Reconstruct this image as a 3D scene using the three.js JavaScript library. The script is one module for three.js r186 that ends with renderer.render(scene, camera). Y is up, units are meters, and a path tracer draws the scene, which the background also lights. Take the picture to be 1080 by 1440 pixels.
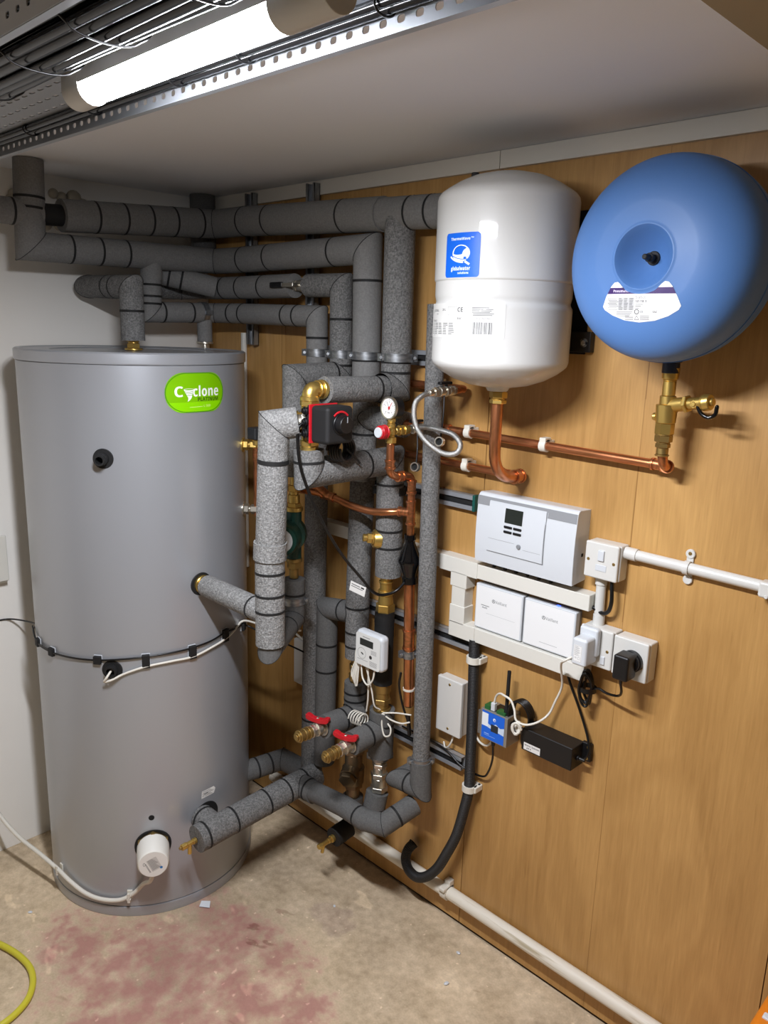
import * as THREE from 'three';
import { RoundedBoxGeometry } from 'three/addons/geometries/RoundedBoxGeometry.js';
import { mergeGeometries } from 'three/addons/utils/BufferGeometryUtils.js';
import { ImprovedNoise } from 'three/addons/math/ImprovedNoise.js';
import { RectAreaLightUniformsLib } from 'three/addons/lights/RectAreaLightUniformsLib.js';

// ------------------------------------------------------------ camera, lights, exposure
// Axes: x runs along the plywood wall away from the corner, z out of that wall, y up; the corner is the origin.
const V = (x, y, z) => new THREE.Vector3(x, y, z);
const scene = new THREE.Scene();
scene.background = new THREE.Color(0x000000);
const camera = new THREE.PerspectiveCamera(66.17, 1080 / 1440, 0.02, 30);
camera.position.set(2.55, 1.775, 1.665);
camera.setRotationFromMatrix(new THREE.Matrix4().makeBasis(
  V(0.7113209, 0.0285281, -0.7022882), V(-0.1792119, 0.9735129, -0.1419712), V(0.6796364, 0.2268455, 0.6975926)));
const renderer = new THREE.WebGLRenderer({ antialias: true });
renderer.toneMapping = THREE.LinearToneMapping;
renderer.toneMappingExposure = 1.72;
renderer.shadowMap.enabled = true;
RectAreaLightUniformsLib.init();
// the tube in the cable tray (its diffuser glows, built below)
function areaLight(x, y, z, w, d, intensity, color) {
  const l = new THREE.RectAreaLight(color, intensity, w, d);
  l.position.set(x, y, z); l.lookAt(x, y - 1, z); scene.add(l); return l;
}
const TUBE = { x0: 1.385, x1: 1.82, y: 2.099, z: 1.088, r: 0.0225 };
areaLight((TUBE.x0 + TUBE.x1) / 2, TUBE.y - TUBE.r - 0.004, TUBE.z, TUBE.x1 - TUBE.x0, 0.044, 345, 0xf4f7ff);

// ------------------------------------------------------------ small helpers
let seed = 7;
const rnd = () => { seed = (seed * 1664525 + 1013904223) >>> 0; return seed / 4294967296; };
const noise = new ImprovedNoise();
const fbm = (x, y, z, o = 4) => { let s = 0, a = 0.5, f = 1; for (let i = 0; i < o; i++) { s += a * noise.noise(x * f, y * f, z + i * 7.3); a *= 0.5; f *= 2.03; } return s; };
const clamp = (v, a, b) => Math.min(b, Math.max(a, v));
const smooth = (a, b, v) => { const t = clamp((v - a) / (b - a), 0, 1); return t * t * (3 - 2 * t); };
const used = new Map();
function numbered(name) { const n = used.get(name) || 0; used.set(name, n + 1); return n ? name + '_' + String(n).padStart(3, '0') : name; }
const BASE = new WeakMap(), ROOT = new WeakMap();
function thing(name, label, category, at, group) {            // a Group at the thing's base; its parts are children
  const o = new THREE.Group(); o.name = numbered(name); o.position.copy(at); scene.add(o);
  o.userData = { label, category }; if (group) o.userData.group = group;
  BASE.set(o, at.clone()); return o;
}
function flat(g) {
  let q = g.index ? g.toNonIndexed() : g;
  for (const k of Object.keys(q.attributes)) if (!['position', 'normal', 'uv'].includes(k)) q.deleteAttribute(k);
  if (!q.attributes.normal) q.computeVertexNormals();
  if (!q.attributes.uv) q.setAttribute('uv', new THREE.BufferAttribute(new Float32Array(q.attributes.position.count * 2), 2));
  q.morphAttributes = {}; q.clearGroups(); return q;
}
const join = (gs) => { gs = [gs].flat(Infinity); return gs.length === 1 ? flat(gs[0]) : mergeGeometries(gs.map(flat)); };
function part(name, geoms, mat, parent, extra) {              // geometry given in room coordinates
  const g = join(geoms); const b = BASE.get(parent);
  g.translate(-b.x, -b.y, -b.z);
  const m = new THREE.Mesh(g, mat); m.name = name; m.castShadow = m.receiveShadow = true;
  if (extra) m.userData = extra;
  parent.add(m); BASE.set(m, b); return m;
}
function single(name, label, category, at, geoms, mat, group) { // a thing that is one mesh
  const g = join(geoms); g.translate(-at.x, -at.y, -at.z);
  const m = new THREE.Mesh(g, mat); m.name = numbered(name); m.position.copy(at); m.castShadow = m.receiveShadow = true;
  m.userData = { label, category }; if (group) m.userData.group = group;
  scene.add(m); BASE.set(m, at.clone()); return m;
}
function struct(name, geoms, mat) {
  const g = join(geoms); const m = new THREE.Mesh(g, mat); m.name = name; m.castShadow = m.receiveShadow = true;
  m.userData = { kind: 'structure' }; scene.add(m); BASE.set(m, V(0, 0, 0)); return m;
}
const box = (x0, x1, y0, y1, z0, z1) => { const g = new THREE.BoxGeometry(x1 - x0, y1 - y0, z1 - z0); g.translate((x0 + x1) / 2, (y0 + y1) / 2, (z0 + z1) / 2); return g; };
const rbox = (x0, x1, y0, y1, z0, z1, r = 0.003, s = 3) => { const g = new RoundedBoxGeometry(x1 - x0, y1 - y0, z1 - z0, s, Math.min(r, (x1 - x0) / 2.01, (y1 - y0) / 2.01, (z1 - z0) / 2.01)); g.translate((x0 + x1) / 2, (y0 + y1) / 2, (z0 + z1) / 2); return g; };
const UP = V(0, 1, 0);
function along(g, from, dir) {                                 // a geometry built up +y, set to start at from and point along dir
  g.applyQuaternion(new THREE.Quaternion().setFromUnitVectors(UP, dir.clone().normalize())); g.translate(from.x, from.y, from.z); return g;
}
function stack(from, dir, specs, seg = 24) {                   // turned and hexagonal pieces one after another: [length, r, r2 or 'hex']
  const out = []; let y = 0;
  for (const [len, r, k] of specs) {
    if (r > 0) {
      const c = Math.min(0.0012, len * 0.3, r * 0.3), r2 = typeof k === 'number' ? k : r;
      const g = new THREE.LatheGeometry([[0.0001, 0], [r - c, 0], [r, c], [r2, len - c], [r2 - c, len], [0.0001, len]].map((p) => new THREE.Vector2(p[0], p[1])), k === 'hex' ? 6 : seg);
      const f = k === 'hex' ? g.toNonIndexed() : creased(g);
      if (k === 'hex') f.computeVertexNormals();
      f.translate(0, y, 0); out.push(along(f, from, dir));
    }
    y += len;
  }
  return out;
}
function creased(g, ang = 0.6) {
  const p = g.index ? g.toNonIndexed() : g, a = p.attributes.position, n = a.count, fn = [], map = new Map();
  const A = V(0, 0, 0), B = V(0, 0, 0), C = V(0, 0, 0);
  const key = (i) => Math.round(a.getX(i) * 1e5) + ',' + Math.round(a.getY(i) * 1e5) + ',' + Math.round(a.getZ(i) * 1e5);
  for (let i = 0; i < n; i += 3) {
    A.fromBufferAttribute(a, i); B.fromBufferAttribute(a, i + 1); C.fromBufferAttribute(a, i + 2);
    const m = B.clone().sub(A).cross(C.clone().sub(A)); fn.push(m);
    for (let k = 0; k < 3; k++) { const q = key(i + k); if (!map.has(q)) map.set(q, []); map.get(q).push(m); }
  }
  const nn = new Float32Array(n * 3), cs = Math.cos(ang);
  for (let i = 0; i < n; i++) {
    const f = fn[Math.floor(i / 3)], s = V(0, 0, 0), fl = f.length() || 1e-20;
    for (const m of map.get(key(i))) { const ml = m.length(); if (ml > 1e-16 && m.dot(f) / (ml * fl) > cs) s.add(m); }
    s.normalize(); nn.set([s.x, s.y, s.z], i * 3);
  }
  p.setAttribute('normal', new THREE.BufferAttribute(nn, 3)); return p;
}
const lathe = (pts, seg = 48) => creased(new THREE.LatheGeometry(pts.map((p) => new THREE.Vector2(Math.max(p[0], 0.00005), p[1])), seg));
function ring(from, dir, ri, ro, len, seg = 28) {              // hollow collar
  return along(lathe([[ri, 0], [ro, 0], [ro, len], [ri, len], [ri, 0]], seg), from, dir);
}
function rod(a, b, r, seg = 16) { const d = b.clone().sub(a); return along(creased(new THREE.CylinderGeometry(r, r, d.length(), seg).translate(0, d.length() / 2, 0)), a, d); }
function tube(pts, r, n = 0, rs = 10, closed = false) {
  const c = new THREE.CatmullRomCurve3(pts, closed, 'centripetal');
  const g = [new THREE.TubeGeometry(c, n || pts.length * 8, r, rs, closed)];
  if (!closed) for (const t of [0, 1]) { const s = new THREE.SphereGeometry(r, rs, 6); const p = c.getPoint(t); s.translate(p.x, p.y, p.z); g.push(s); }
  return g;
}
// pipe made of straight lengths with mitred corners; returns one geometry per length, cut again at the given distances
const TILE = 0.3;
function lengths(pts, r, cuts = {}, seg = 28, caps = [true, true]) {
  const d = pts.slice(1).map((p, i) => p.clone().sub(pts[i]).normalize()), out = [], bands = [], seamRows = [];
  for (let i = 0; i < d.length; i++) {
    const L = pts[i + 1].distanceTo(pts[i]), ax = d[i];
    const n0 = i ? d[i - 1].clone().add(ax).normalize() : ax, n1 = i < d.length - 1 ? ax.clone().add(d[i + 1]).normalize() : ax;
    const u = (Math.abs(ax.y) < 0.9 ? V(0, 1, 0) : V(1, 0, 0)).cross(ax).normalize(), w = ax.clone().cross(u);
    const at = [0, ...(cuts[i] || []), L];
    const rows = at.map((s, k) => {
      const row = [], n = k === 0 ? n0 : k === at.length - 1 ? n1 : ax;
      for (let j = 0; j <= seg; j++) {
        const a = (j / seg) * Math.PI * 2, c = u.clone().multiplyScalar(r * Math.cos(a)).addScaledVector(w, r * Math.sin(a));
        const t = s - c.dot(n) / ax.dot(n);
        row.push({ p: pts[i].clone().add(c).addScaledVector(ax, t), nrm: c.clone().normalize(), u: (a * r) / TILE, v: t / TILE });
      }
      return row;
    });
    if (i && d[i - 1].dot(ax) < 0.9) seamRows.push(rows[0].slice(0, seg).map((q) => q.p.clone().addScaledVector(q.nrm, 0.0004)));
    for (let k = 0; k < rows.length - 1; k++) {
      const P = [], N = [], U = [], I = [];
      for (const row of [rows[k], rows[k + 1]]) for (const q of row) { P.push(q.p.x, q.p.y, q.p.z); N.push(q.nrm.x, q.nrm.y, q.nrm.z); U.push(q.u + i * 0.37, q.v + k * 0.21); }
      for (let j = 0; j < seg; j++) { const a = j, b = j + 1, c = seg + 1 + j, e = c + 1; I.push(a, b, c, b, e, c); }
      const cap = (row, s) => {
        const c0 = P.length / 3, m = V(0, 0, 0); row.slice(0, seg).forEach((q) => m.add(q.p)); m.multiplyScalar(1 / seg);
        const nn = ax.clone().multiplyScalar(s);
        P.push(m.x, m.y, m.z); N.push(nn.x, nn.y, nn.z); U.push(0, 0);
        row.forEach((q, j) => { P.push(q.p.x, q.p.y, q.p.z); N.push(nn.x, nn.y, nn.z); U.push(r * Math.cos((j / seg) * 6.283) / TILE, r * Math.sin((j / seg) * 6.283) / TILE); });
        for (let j = 0; j < seg; j++) s < 0 ? I.push(c0, c0 + 2 + j, c0 + 1 + j) : I.push(c0, c0 + 1 + j, c0 + 2 + j);
      };
      if (i === 0 && k === 0 && caps[0]) cap(rows[k], -1);
      if (i === d.length - 1 && k === rows.length - 2 && caps[1]) cap(rows[k + 1], 1);
      const g = new THREE.BufferGeometry();
      g.setAttribute('position', new THREE.Float32BufferAttribute(P, 3)); g.setAttribute('normal', new THREE.Float32BufferAttribute(N, 3)); g.setAttribute('uv', new THREE.Float32BufferAttribute(U, 2));
      g.setIndex(I); out.push(g);
      if (k > 0) bands.push([pts[i].clone().addScaledVector(ax, at[k]), ax]);
    }
  }
  return { out, bands, seamRows };
}

// ------------------------------------------------------------ textures
function dataTex(w, h, fn, srgb = true) {
  const d = new Uint8Array(w * h * 4);
  for (let y = 0; y < h; y++) for (let x = 0; x < w; x++) { const c = fn(x, y), i = (y * w + x) * 4; d[i] = clamp(c[0], 0, 255); d[i + 1] = clamp(c[1], 0, 255); d[i + 2] = clamp(c[2], 0, 255); d[i + 3] = 255; }
  const t = new THREE.DataTexture(d, w, h); t.wrapS = t.wrapT = THREE.RepeatWrapping; t.magFilter = THREE.LinearFilter; t.minFilter = THREE.LinearMipmapLinearFilter; t.generateMipmaps = true;
  if (srgb) t.colorSpace = THREE.SRGBColorSpace; t.needsUpdate = true; return t;
}
function canvasTex(w, h, draw) {
  const c = document.createElement('canvas'); c.width = w; c.height = h; const g = c.getContext('2d'); draw(g, w, h);
  const t = new THREE.CanvasTexture(c); t.colorSpace = THREE.SRGBColorSpace; t.anisotropy = 8; return t;
}
const std = (o) => new THREE.MeshStandardMaterial(o);
const phys = (o) => new THREE.MeshPhysicalMaterial(o);
// grain of the foam lagging: small cells, no large shading
function foamTex(amount, base) {
  const N = 200, f = new Float32Array(N * N);
  for (let i = 0; i < N * N; i++) f[i] = rnd();
  const at = (x, y) => f[((y + N) % N) * N + ((x + N) % N)];
  return (gain) => dataTex(N, N, (x, y) => {
    const s = (at(x, y) * 2 + at(x + 1, y) + at(x, y + 1) + at(x - 1, y) + at(x, y - 1)) / 6 - 0.5;
    const v = base * (gain ? 0 : 1) + (gain ? 128 + s * 420 : s * amount );
    return gain ? [v, v, v] : [v * 1.005, v, v * 0.985];
  }, !gain);
}
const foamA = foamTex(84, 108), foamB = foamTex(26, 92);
const foamP = foamTex(96, 126), foamT = foamTex(26, 119), foamMapP = foamP(false), foamMapT = foamT(false);  // base tones hold extra lamplight for the near riser and upper runs
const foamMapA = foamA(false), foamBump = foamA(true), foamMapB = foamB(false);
const M = {};
M.foam = std({ map: foamMapA, bumpMap: foamBump, bumpScale: 0.0014, roughness: 0.93 });
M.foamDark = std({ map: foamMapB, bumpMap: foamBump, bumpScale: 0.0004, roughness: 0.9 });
M.foamNearLit = std({ map: foamMapP, bumpMap: foamBump, bumpScale: 0.0014, roughness: 0.93 });  // same speckled foam, painted paler for its nearness to the lamp
M.foamTopLit = std({ map: foamMapT, bumpMap: foamBump, bumpScale: 0.0004, roughness: 0.88 });  // tone raised to paint more lamplight onto the upper runs
M.tape = std({ color: 0x131313, roughness: 0.75 });
M.brass = std({ color: 0xd3b365, metalness: 0.9, roughness: 0.34 });
M.brassDull = std({ color: 0xab9058, metalness: 0.9, roughness: 0.42 });
M.bronze = std({ color: 0x7f705a, metalness: 0.9, roughness: 0.4 });
M.copper = std({ color: 0xe0986a, metalness: 0.92, roughness: 0.3, map: dataTex(256, 256, (x, y) => { const n = fbm(x / 40, y / 40, 3.3, 4); const v = 228 + n * 90; return [v, v - 6 - n * 20, v - 10]; }) });
M.nickel = std({ color: 0xcfcabd, metalness: 0.92, roughness: 0.3 });
M.zinc = std({ color: 0xb4b7ba, metalness: 0.85, roughness: 0.38, map: dataTex(256, 256, (x, y) => { const v = 215 + fbm(x / 22, y / 22, 9.1, 3) * 80; return [v, v, v]; }) });
M.zincPale = std({ color: 0xa9adb2, metalness: 0.5, roughness: 0.42 });
M.white = std({ color: 0xd3d2cd, roughness: 0.35 });
M.whiteGloss = std({ color: 0xe8e5dc, roughness: 0.22 });
M.whiteBright = std({ color: 0xcdd1d5, roughness: 0.4 });
M.pvc = std({ color: 0xdad8cf, roughness: 0.45 });
M.black = std({ color: 0x0e0e10, roughness: 0.4 });
M.blackMatt = std({ color: 0x111112, roughness: 0.7 });
M.blackGloss = std({ color: 0x08080a, roughness: 0.07 });
M.cable = std({ color: 0x0a0a0b, roughness: 0.34 });
M.cableGloss = std({ color: 0x0b0b0d, roughness: 0.2 });
M.wireWhite = std({ color: 0xdcd8cc, roughness: 0.5 });
M.grey = std({ color: 0x85878a, roughness: 0.45 });
M.red = std({ color: 0xc01a26, roughness: 0.4 });
M.rubber = std({ color: 0x151515, roughness: 0.8 });
M.dark = std({ color: 0x0c0c0c, roughness: 0.9 });
M.teal = std({ color: 0x0d4f47, roughness: 0.5 });
M.steel = std({ color: 0x8f9296, metalness: 1, roughness: 0.33 });

// ------------------------------------------------------------ the setting
const RX = 5.2, RZ = 4.4, CEIL = 2.205;
// concrete: trowelled grey-beige screed with worn remains of red floor paint, chips and scratches
const FW = 2048, FH = 1733;
const floorMap = dataTex(FW, FH, (px, py) => {
  const x = (px / FW) * RX, z = (py / FH) * RZ;
  const n1 = fbm(x * 2.2, z * 2.2, 1.1, 5), n2 = fbm(x * 9, z * 9, 4.7, 4), n3 = fbm(x * 45, z * 45, 8.2, 3), n4 = noise.noise(x * 230, z * 230, 2.2);
  let r = 195 + n1 * 46 + n2 * 34 + n3 * 33 + n4 * 13, g = 175 + n1 * 42 + n2 * 34 + n3 * 32 + n4 * 13, b = 146 + n1 * 34 + n2 * 34 + n3 * 30 + n4 * 12;
  // red paint left on the slab, with ragged edges and worn through in specks
  const e = Math.max(1 - Math.hypot((x - 0.98) / 0.52, (z - 0.76) / 0.34), 0.75 - Math.hypot((x - 0.84) / 0.5, (z - 0.52) / 0.2), 0.8 - Math.hypot((x - 1.2) / 0.5, (z - 0.95) / 0.3), 0.6 - Math.hypot((x - 0.62) / 0.3, (z - 0.86) / 0.22));
  const m = smooth(-0.1, 0.34, e * 0.78 + n1 * 0.5 + n2 * 0.5 + n3 * 0.25 - 0.03) * clamp(0.7 + n3 * 0.9 + fbm(x * 16, z * 12, 51, 3) * 1.5, 0.1, 1);
  r += (152 - r) * m * 0.66; g += (96 - g) * m * 0.66; b += (92 - b) * m * 0.66;
  // pale scuffs and dark grazes
  const sc = smooth(0.3, 0.42, fbm(x * 6 + z * 3, z * 14 - x * 4, 12.5, 4)); r += sc * 26; g += sc * 24; b += sc * 20;
  const dk = smooth(0.3, 0.4, fbm(x * 11 + 5, z * 24 + x * 9, 20.5, 4)) * smooth(0.05, 0.2, fbm(x * 3, z * 3, 31, 2)); r -= dk * 26; g -= dk * 28; b -= dk * 26;
  const darkPatch = smooth(0.16, 0.22, 0.3 - Math.hypot((x - 1.02) / 0.55, (z - 0.26) / 0.32) + n2 * 0.3); r -= darkPatch * 12; g -= darkPatch * 13; b -= darkPatch * 8;  // darker patch of the slab beneath the low pipes
  const chip = noise.noise(x * 62, z * 62, 41.7) > 0.64 ? 1 : 0; r += chip * 34; g += chip * 32; b += chip * 30;
  return [r, g, b];
});
const floorBump = dataTex(1024, 866, (px, py) => { const x = (px / 1024) * RX, z = (py / 866) * RZ; const v = 128 + fbm(x * 5, z * 5, 7.7, 4) * 90 + fbm(x * 50, z * 50, 3.1, 3) * 70; return [v, v, v]; }, false);
M.concrete = std({ map: floorMap, bumpMap: floorBump, bumpScale: 0.004, roughness: 0.88 });
{
  const g = new THREE.PlaneGeometry(RX, RZ); g.rotateX(-Math.PI / 2); g.translate(RX / 2, 0, RZ / 2);
  const p = g.attributes.position, u = g.attributes.uv;
  for (let i = 0; i < p.count; i++) u.setXY(i, p.getX(i) / RX, p.getZ(i) / RZ);
  struct('floor', [g, box(-0.15, RX + 0.15, -0.15, -0.002, -0.15, RZ + 0.15)], M.concrete);
}
const plasterBump = dataTex(512, 512, (x, y) => { const v = 128 + fbm(x / 90, y / 90, 2.7, 4) * 130 + fbm(x / 11, y / 11, 5.5, 2) * 26; return [v, v, v]; }, false);
M.plaster = std({ color: 0xefece5, bumpMap: plasterBump, bumpScale: 0.006, roughness: 0.85 });
M.ceiling = std({ color: 0xe6e8ec, bumpMap: plasterBump, bumpScale: 0.003, roughness: 0.8 });
struct('wall_left', box(-0.15, 0, 0, CEIL, 0, RZ + 0.15), M.plaster);
M.block = std({ color: 0xcfc8bb, bumpMap: plasterBump, bumpScale: 0.006, roughness: 0.9 });
struct('wall_back', box(-0.15, RX + 0.15, 0, CEIL, RZ, RZ + 0.15), M.block);
struct('wall_front', box(RX, RX + 0.15, 0, CEIL, 0, RZ), M.block);
struct('ceiling', box(-0.15, RX + 0.15, CEIL, CEIL + 0.12, -0.15, RZ + 0.15), M.ceiling);
// plywood wall: backing, and a sheet of ply for each panel
function plyTex(s) {
  return dataTex(640, 1280, (px, py) => {
    const x = (px / 640) * 0.85, y = (py / 1280) * 2.17, leaf = x < 0.43 ? 0 : 5.3;   // two veneer leaves to a sheet, with a hairline between
    const bend = fbm(x * 2.6 + leaf, y * 0.8 + s, s * 3.7 + leaf, 3);
    const h = bend * 2.6 + fbm(x * 7, y * 1.6, s + leaf + 11, 2) * 0.35 + Math.abs(((x + leaf) % 0.43) - 0.215) * 3.2;
    const fig = Math.sin(h * 12) * 0.65 + Math.sin(h * 29 + 1) * 0.35;
    const fine = fbm(x * 95, y * 2.4, s + 9, 3), fib = fbm(x * 300, y * 16, s + 5, 2), big = fbm(x * 3, y * 1.3, s + 2, 3);
    let v = fig * 5.6 + fine * 13 + fib * 12 + big * 30;
    const pore = smooth(0.22, 0.5, fbm(x * 240, y * 11, s + 17, 2)); v -= pore * 13;
    if (Math.abs(x - 0.43 - 0.0006 * Math.sin(y * 3)) < 0.0009) v -= 40;
    return [181 + v, 138 + v * 0.94, 80 + v * 0.75];
  });
}
M.plyBack = std({ color: 0x3b2a1a, roughness: 0.9 });
const wallRight = struct('wall_right', [box(-0.15, RX + 0.15, 0, CEIL, -0.15, -0.006)], M.plyBack);
const plyMaps = [plyTex(0.7), plyTex(4.1), plyTex(8.9)];
const plyMats = plyMaps.map((m) => std({ map: m, bumpMap: m, bumpScale: 0.0003, roughness: 0.42 }));
const seams = [0, 0.45, 1.3, 2.15, 3.0, 3.85, 4.7, RX];
for (let i = 0; i < seams.length - 1; i++) {
  const a = seams[i] + 0.0012, b = seams[i + 1] - 0.0012, g = box(a, b, 0.012, 2.172, -0.006, 0), p = g.attributes.position, u = g.attributes.uv;
  for (let k = 0; k < p.count; k++) u.setXY(k, (p.getX(k) - seams[i]) / 0.85, p.getY(k) / 2.17);
  part('plywood_panel', g, plyMats[i % 3], wallRight);
}
M.whiteWood = std({ color: 0xd9d3c6, roughness: 0.6 });
struct('trim_1', box(0, 1.299, 2.163, 2.204, 0, 0.014), M.whiteWood);
struct('trim_2', box(1.301, RX, 2.163, 2.204, 0, 0.014), M.whiteWood);

single('ceiling_strip', 'flat brown strip across the ceiling at the upper right corner', 'batten', V(2.1, 2.195, 0.5), rbox(2.043, 2.14, 2.19, 2.205, 0.02, 0.94, 0.003), std({ color: 0x9c8c6c, roughness: 0.8 }));  // thin brown strip lying flat against the ceiling

// ------------------------------------------------------------ cable tray, cables and light fitting under the ceiling
function perforated(x0, x1, h, holes, depth) {                  // a strip of sheet metal in the xy plane with slots through it
  const s = new THREE.Shape(); s.moveTo(x0, 0); s.lineTo(x1, 0); s.lineTo(x1, h); s.lineTo(x0, h); s.closePath();
  for (const [cx, cy, w, hh] of holes) {
    const r = hh / 2 * 0.9, p = new THREE.Path();
    p.moveTo(cx - w / 2 + r, cy - hh / 2); p.lineTo(cx + w / 2 - r, cy - hh / 2); p.quadraticCurveTo(cx + w / 2, cy - hh / 2, cx + w / 2, cy); p.quadraticCurveTo(cx + w / 2, cy + hh / 2, cx + w / 2 - r, cy + hh / 2);
    p.lineTo(cx - w / 2 + r, cy + hh / 2); p.quadraticCurveTo(cx - w / 2, cy + hh / 2, cx - w / 2, cy); p.quadraticCurveTo(cx - w / 2, cy - hh / 2, cx - w / 2 + r, cy - hh / 2); s.holes.push(p);
  }
  return new THREE.ExtrudeGeometry(s, { depth, bevelEnabled: false, curveSegments: 2 });
}
{
  const TX0 = 0.01, TX1 = 3.1, zi = 0.955, zo = 1.25, yb = 2.141, lip = 0.033;
  const t = thing('cable_tray', 'perforated galvanised metal cable tray running under the ceiling', 'cable tray', V(0.8, yb, 1.1));
  const hs = []; for (let x = TX0 + 0.03; x < TX1 - 0.03; x += 0.0285) hs.push([x, 0.0165, 0.0125, 0.0085]);
  const inner = perforated(TX0, TX1, lip, hs, 0.0015); inner.translate(0, yb - lip, zi);
  part('side_lip', [inner, box(TX0, TX1, yb - lip - 0.001, yb - lip + 0.0005, zi, zi + 0.011)], M.zincPale, t);
  const hs2 = []; for (let x = TX0 + 0.03; x < TX1 - 0.03; x += 0.03) hs2.push([x, 0.0175, 0.011, 0.008]);
  const outer = perforated(TX0, TX1, lip, hs2, 0.0015); outer.translate(0, yb - lip, zo);
  part('side_lip', [outer, box(TX0, TX1, yb - lip - 0.001, yb - lip + 0.0005, zo - 0.011, zo)], M.zincPale, t);
  const bh = []; for (let i = 0; i < 9; i++) for (let x = TX0 + 0.02 + (i % 2) * 0.016; x < 2.2; x += 0.032) bh.push([x, 0.02 + i * 0.032, 0.017, 0.0065]);
  const base = perforated(TX0, TX1, zo - zi, bh, 0.0015); base.rotateX(Math.PI / 2); base.translate(0, yb, zi);
  part('tray_base', base, M.zincPale, t);
  for (const x of [0.45, 1.25, 2.3, 2.95]) part('hanger', [box(x - 0.015, x + 0.015, yb, CEIL + 0.03, zi + 0.02, zi + 0.05), box(x - 0.015, x + 0.015, yb, CEIL + 0.03, zo - 0.05, zo - 0.02)], M.zinc, t);
  t.rotation.z = -0.0085;                                        // the run sags a little away from the corner
  const sag = (x) => -0.0085 * (x - 0.8);
  const lay = (name, label, group, z, y, r, w) => {
    const pts = []; for (let x = 0.03; x <= 3.05; x += 0.11) pts.push(V(x, y + sag(x) + fbm(x * 1.9, z * 40, 3, 2) * w * 0.4, z + fbm(x * 1.7, z * 50, 9, 2) * w * 0.8));
    single(name, label, 'cable', pts[0], tube(pts, r, 110, 8), M.cableGloss, group);
  };
  const LB = 'black sheathed cable in the thick bundle strapped along the ceiling cable tray', GB = 'black cables bundled in the ceiling cable tray';
  for (const [z, y, r] of [[1.124, 2.13, 0.0065], [1.137, 2.127, 0.008], [1.152, 2.125, 0.009], [1.169, 2.129, 0.008], [1.185, 2.126, 0.009], [1.202, 2.129, 0.008], [1.217, 2.127, 0.008], [1.231, 2.13, 0.006], [1.143, 2.112, 0.0075], [1.159, 2.109, 0.0085], [1.176, 2.108, 0.0075], [1.192, 2.111, 0.009], [1.21, 2.112, 0.0075]]) lay('tray_cable', LB, GB, z, y, r, 0.012);
  for (const [z, y, r] of [[0.972, 2.131, 0.007], [0.987, 2.132, 0.006]]) lay('tray_cable', z < 0.98 ? 'thin black cable running right against the slotted tray edge' : 'thin black cable between the light fitting and the cable at the slotted edge', undefined, z, y, r, 0.006);
  [[0.98, 'first cable tie from the room corner, round the thick cable bundle'], [1.22, 'cable tie round the thick bundle just left of the tube light end'], [1.42, 'cable tie round the thick bundle above the left part of the tube light'], [1.6, 'cable tie round the thick bundle above the middle of the tube light'], [1.8, 'cable tie round the thick bundle above the right end of the tube light']].forEach(([x, l]) => {
    const q = []; for (let i = 0; i < 20; i++) { const a = (i / 20) * 6.283; q.push(V(x + Math.sin(a) * 0.004, 2.119 + sag(x) + Math.sign(Math.sin(a)) * 0.0215 * Math.sqrt(Math.abs(Math.sin(a))), 1.178 + Math.cos(a) * (Math.sin(a) < 0 ? 0.047 : 0.06))); }
    single('cable_tie', l, 'cable tie', q[0], tube(q, 0.0014, 60, 6, true), M.cable);
  });
  [[0.9, 'first thin cable tie from the corner, on the cable pair by the slotted edge'], [1.16, 'thin cable tie on the cable pair left of the tube light'], [1.43, 'thin cable tie on the cable pair beside the left part of the light'], [1.6, 'thin cable tie on the cable pair beside the middle of the tube light'], [1.86, 'thin cable tie on the cable pair beyond the right light end']].forEach(([x, l]) => {
    const q = []; for (let i = 0; i < 16; i++) { const a = (i / 16) * 6.283; q.push(V(x, 2.131 + sag(x) + Math.sin(a) * 0.0095, 0.979 + Math.cos(a) * 0.0165)); }
    single('cable_tie', l, 'cable tie', q[0], tube(q, 0.0015, 30, 6, true), M.black);
  });
}
function batten(T, label, y) {                                  // a half-round fitting: glowing lower barrel, white housing above, caps at the ends
  const t = thing('tube_light', label, 'light fitting', V((T.x0 + T.x1) / 2, y, T.z));
  const glow = std({ color: 0xffffff, emissive: 0xf4f7ff, emissiveIntensity: 55, roughness: 0.5 });
  const dee = (r, a0, x0, x1) => { const s = new THREE.Shape(); for (let i = 0; i <= 28; i++) { const a = a0 + (Math.PI - 2 * a0) * i / 28; s[i ? 'lineTo' : 'moveTo'](r * Math.cos(a), -r * Math.sin(a)); } s.closePath(); const g = new THREE.ExtrudeGeometry(s, { depth: x1 - x0, bevelEnabled: false }); g.rotateY(Math.PI / 2); g.translate(x0, T.y, T.z); return creased(g, 0.5); };
  const full = (r, x0, x1) => { const s = new THREE.Shape(); const h = y - T.y; s.moveTo(r * 0.96, h); for (let i = 0; i <= 28; i++) { const a = Math.PI * i / 28; s.lineTo(r * Math.cos(a), -r * Math.sin(a)); } s.lineTo(-r * 0.96, h); s.closePath(); const g = new THREE.ExtrudeGeometry(s, { depth: x1 - x0, bevelEnabled: true, bevelSize: 0.0012, bevelThickness: 0.0015, bevelSegments: 2 }); g.rotateY(Math.PI / 2); g.translate(x0, T.y, T.z); return creased(g, 0.5); };
  part('diffuser', dee(T.r, -0.02, T.x0, T.x1), glow, t);
  part('housing', [box(T.x0, T.x1, T.y + 0.001, y, T.z - T.r - 0.001, T.z + T.r + 0.001)], M.white, t);
  part('end_cap', full(T.r + 0.001, T.x0 - 0.05, T.x0 - 0.0015), M.white, t); part('end_cap', full(T.r + 0.001, T.x1 + 0.0015, T.x1 + 0.085), M.white, t);
}
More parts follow.
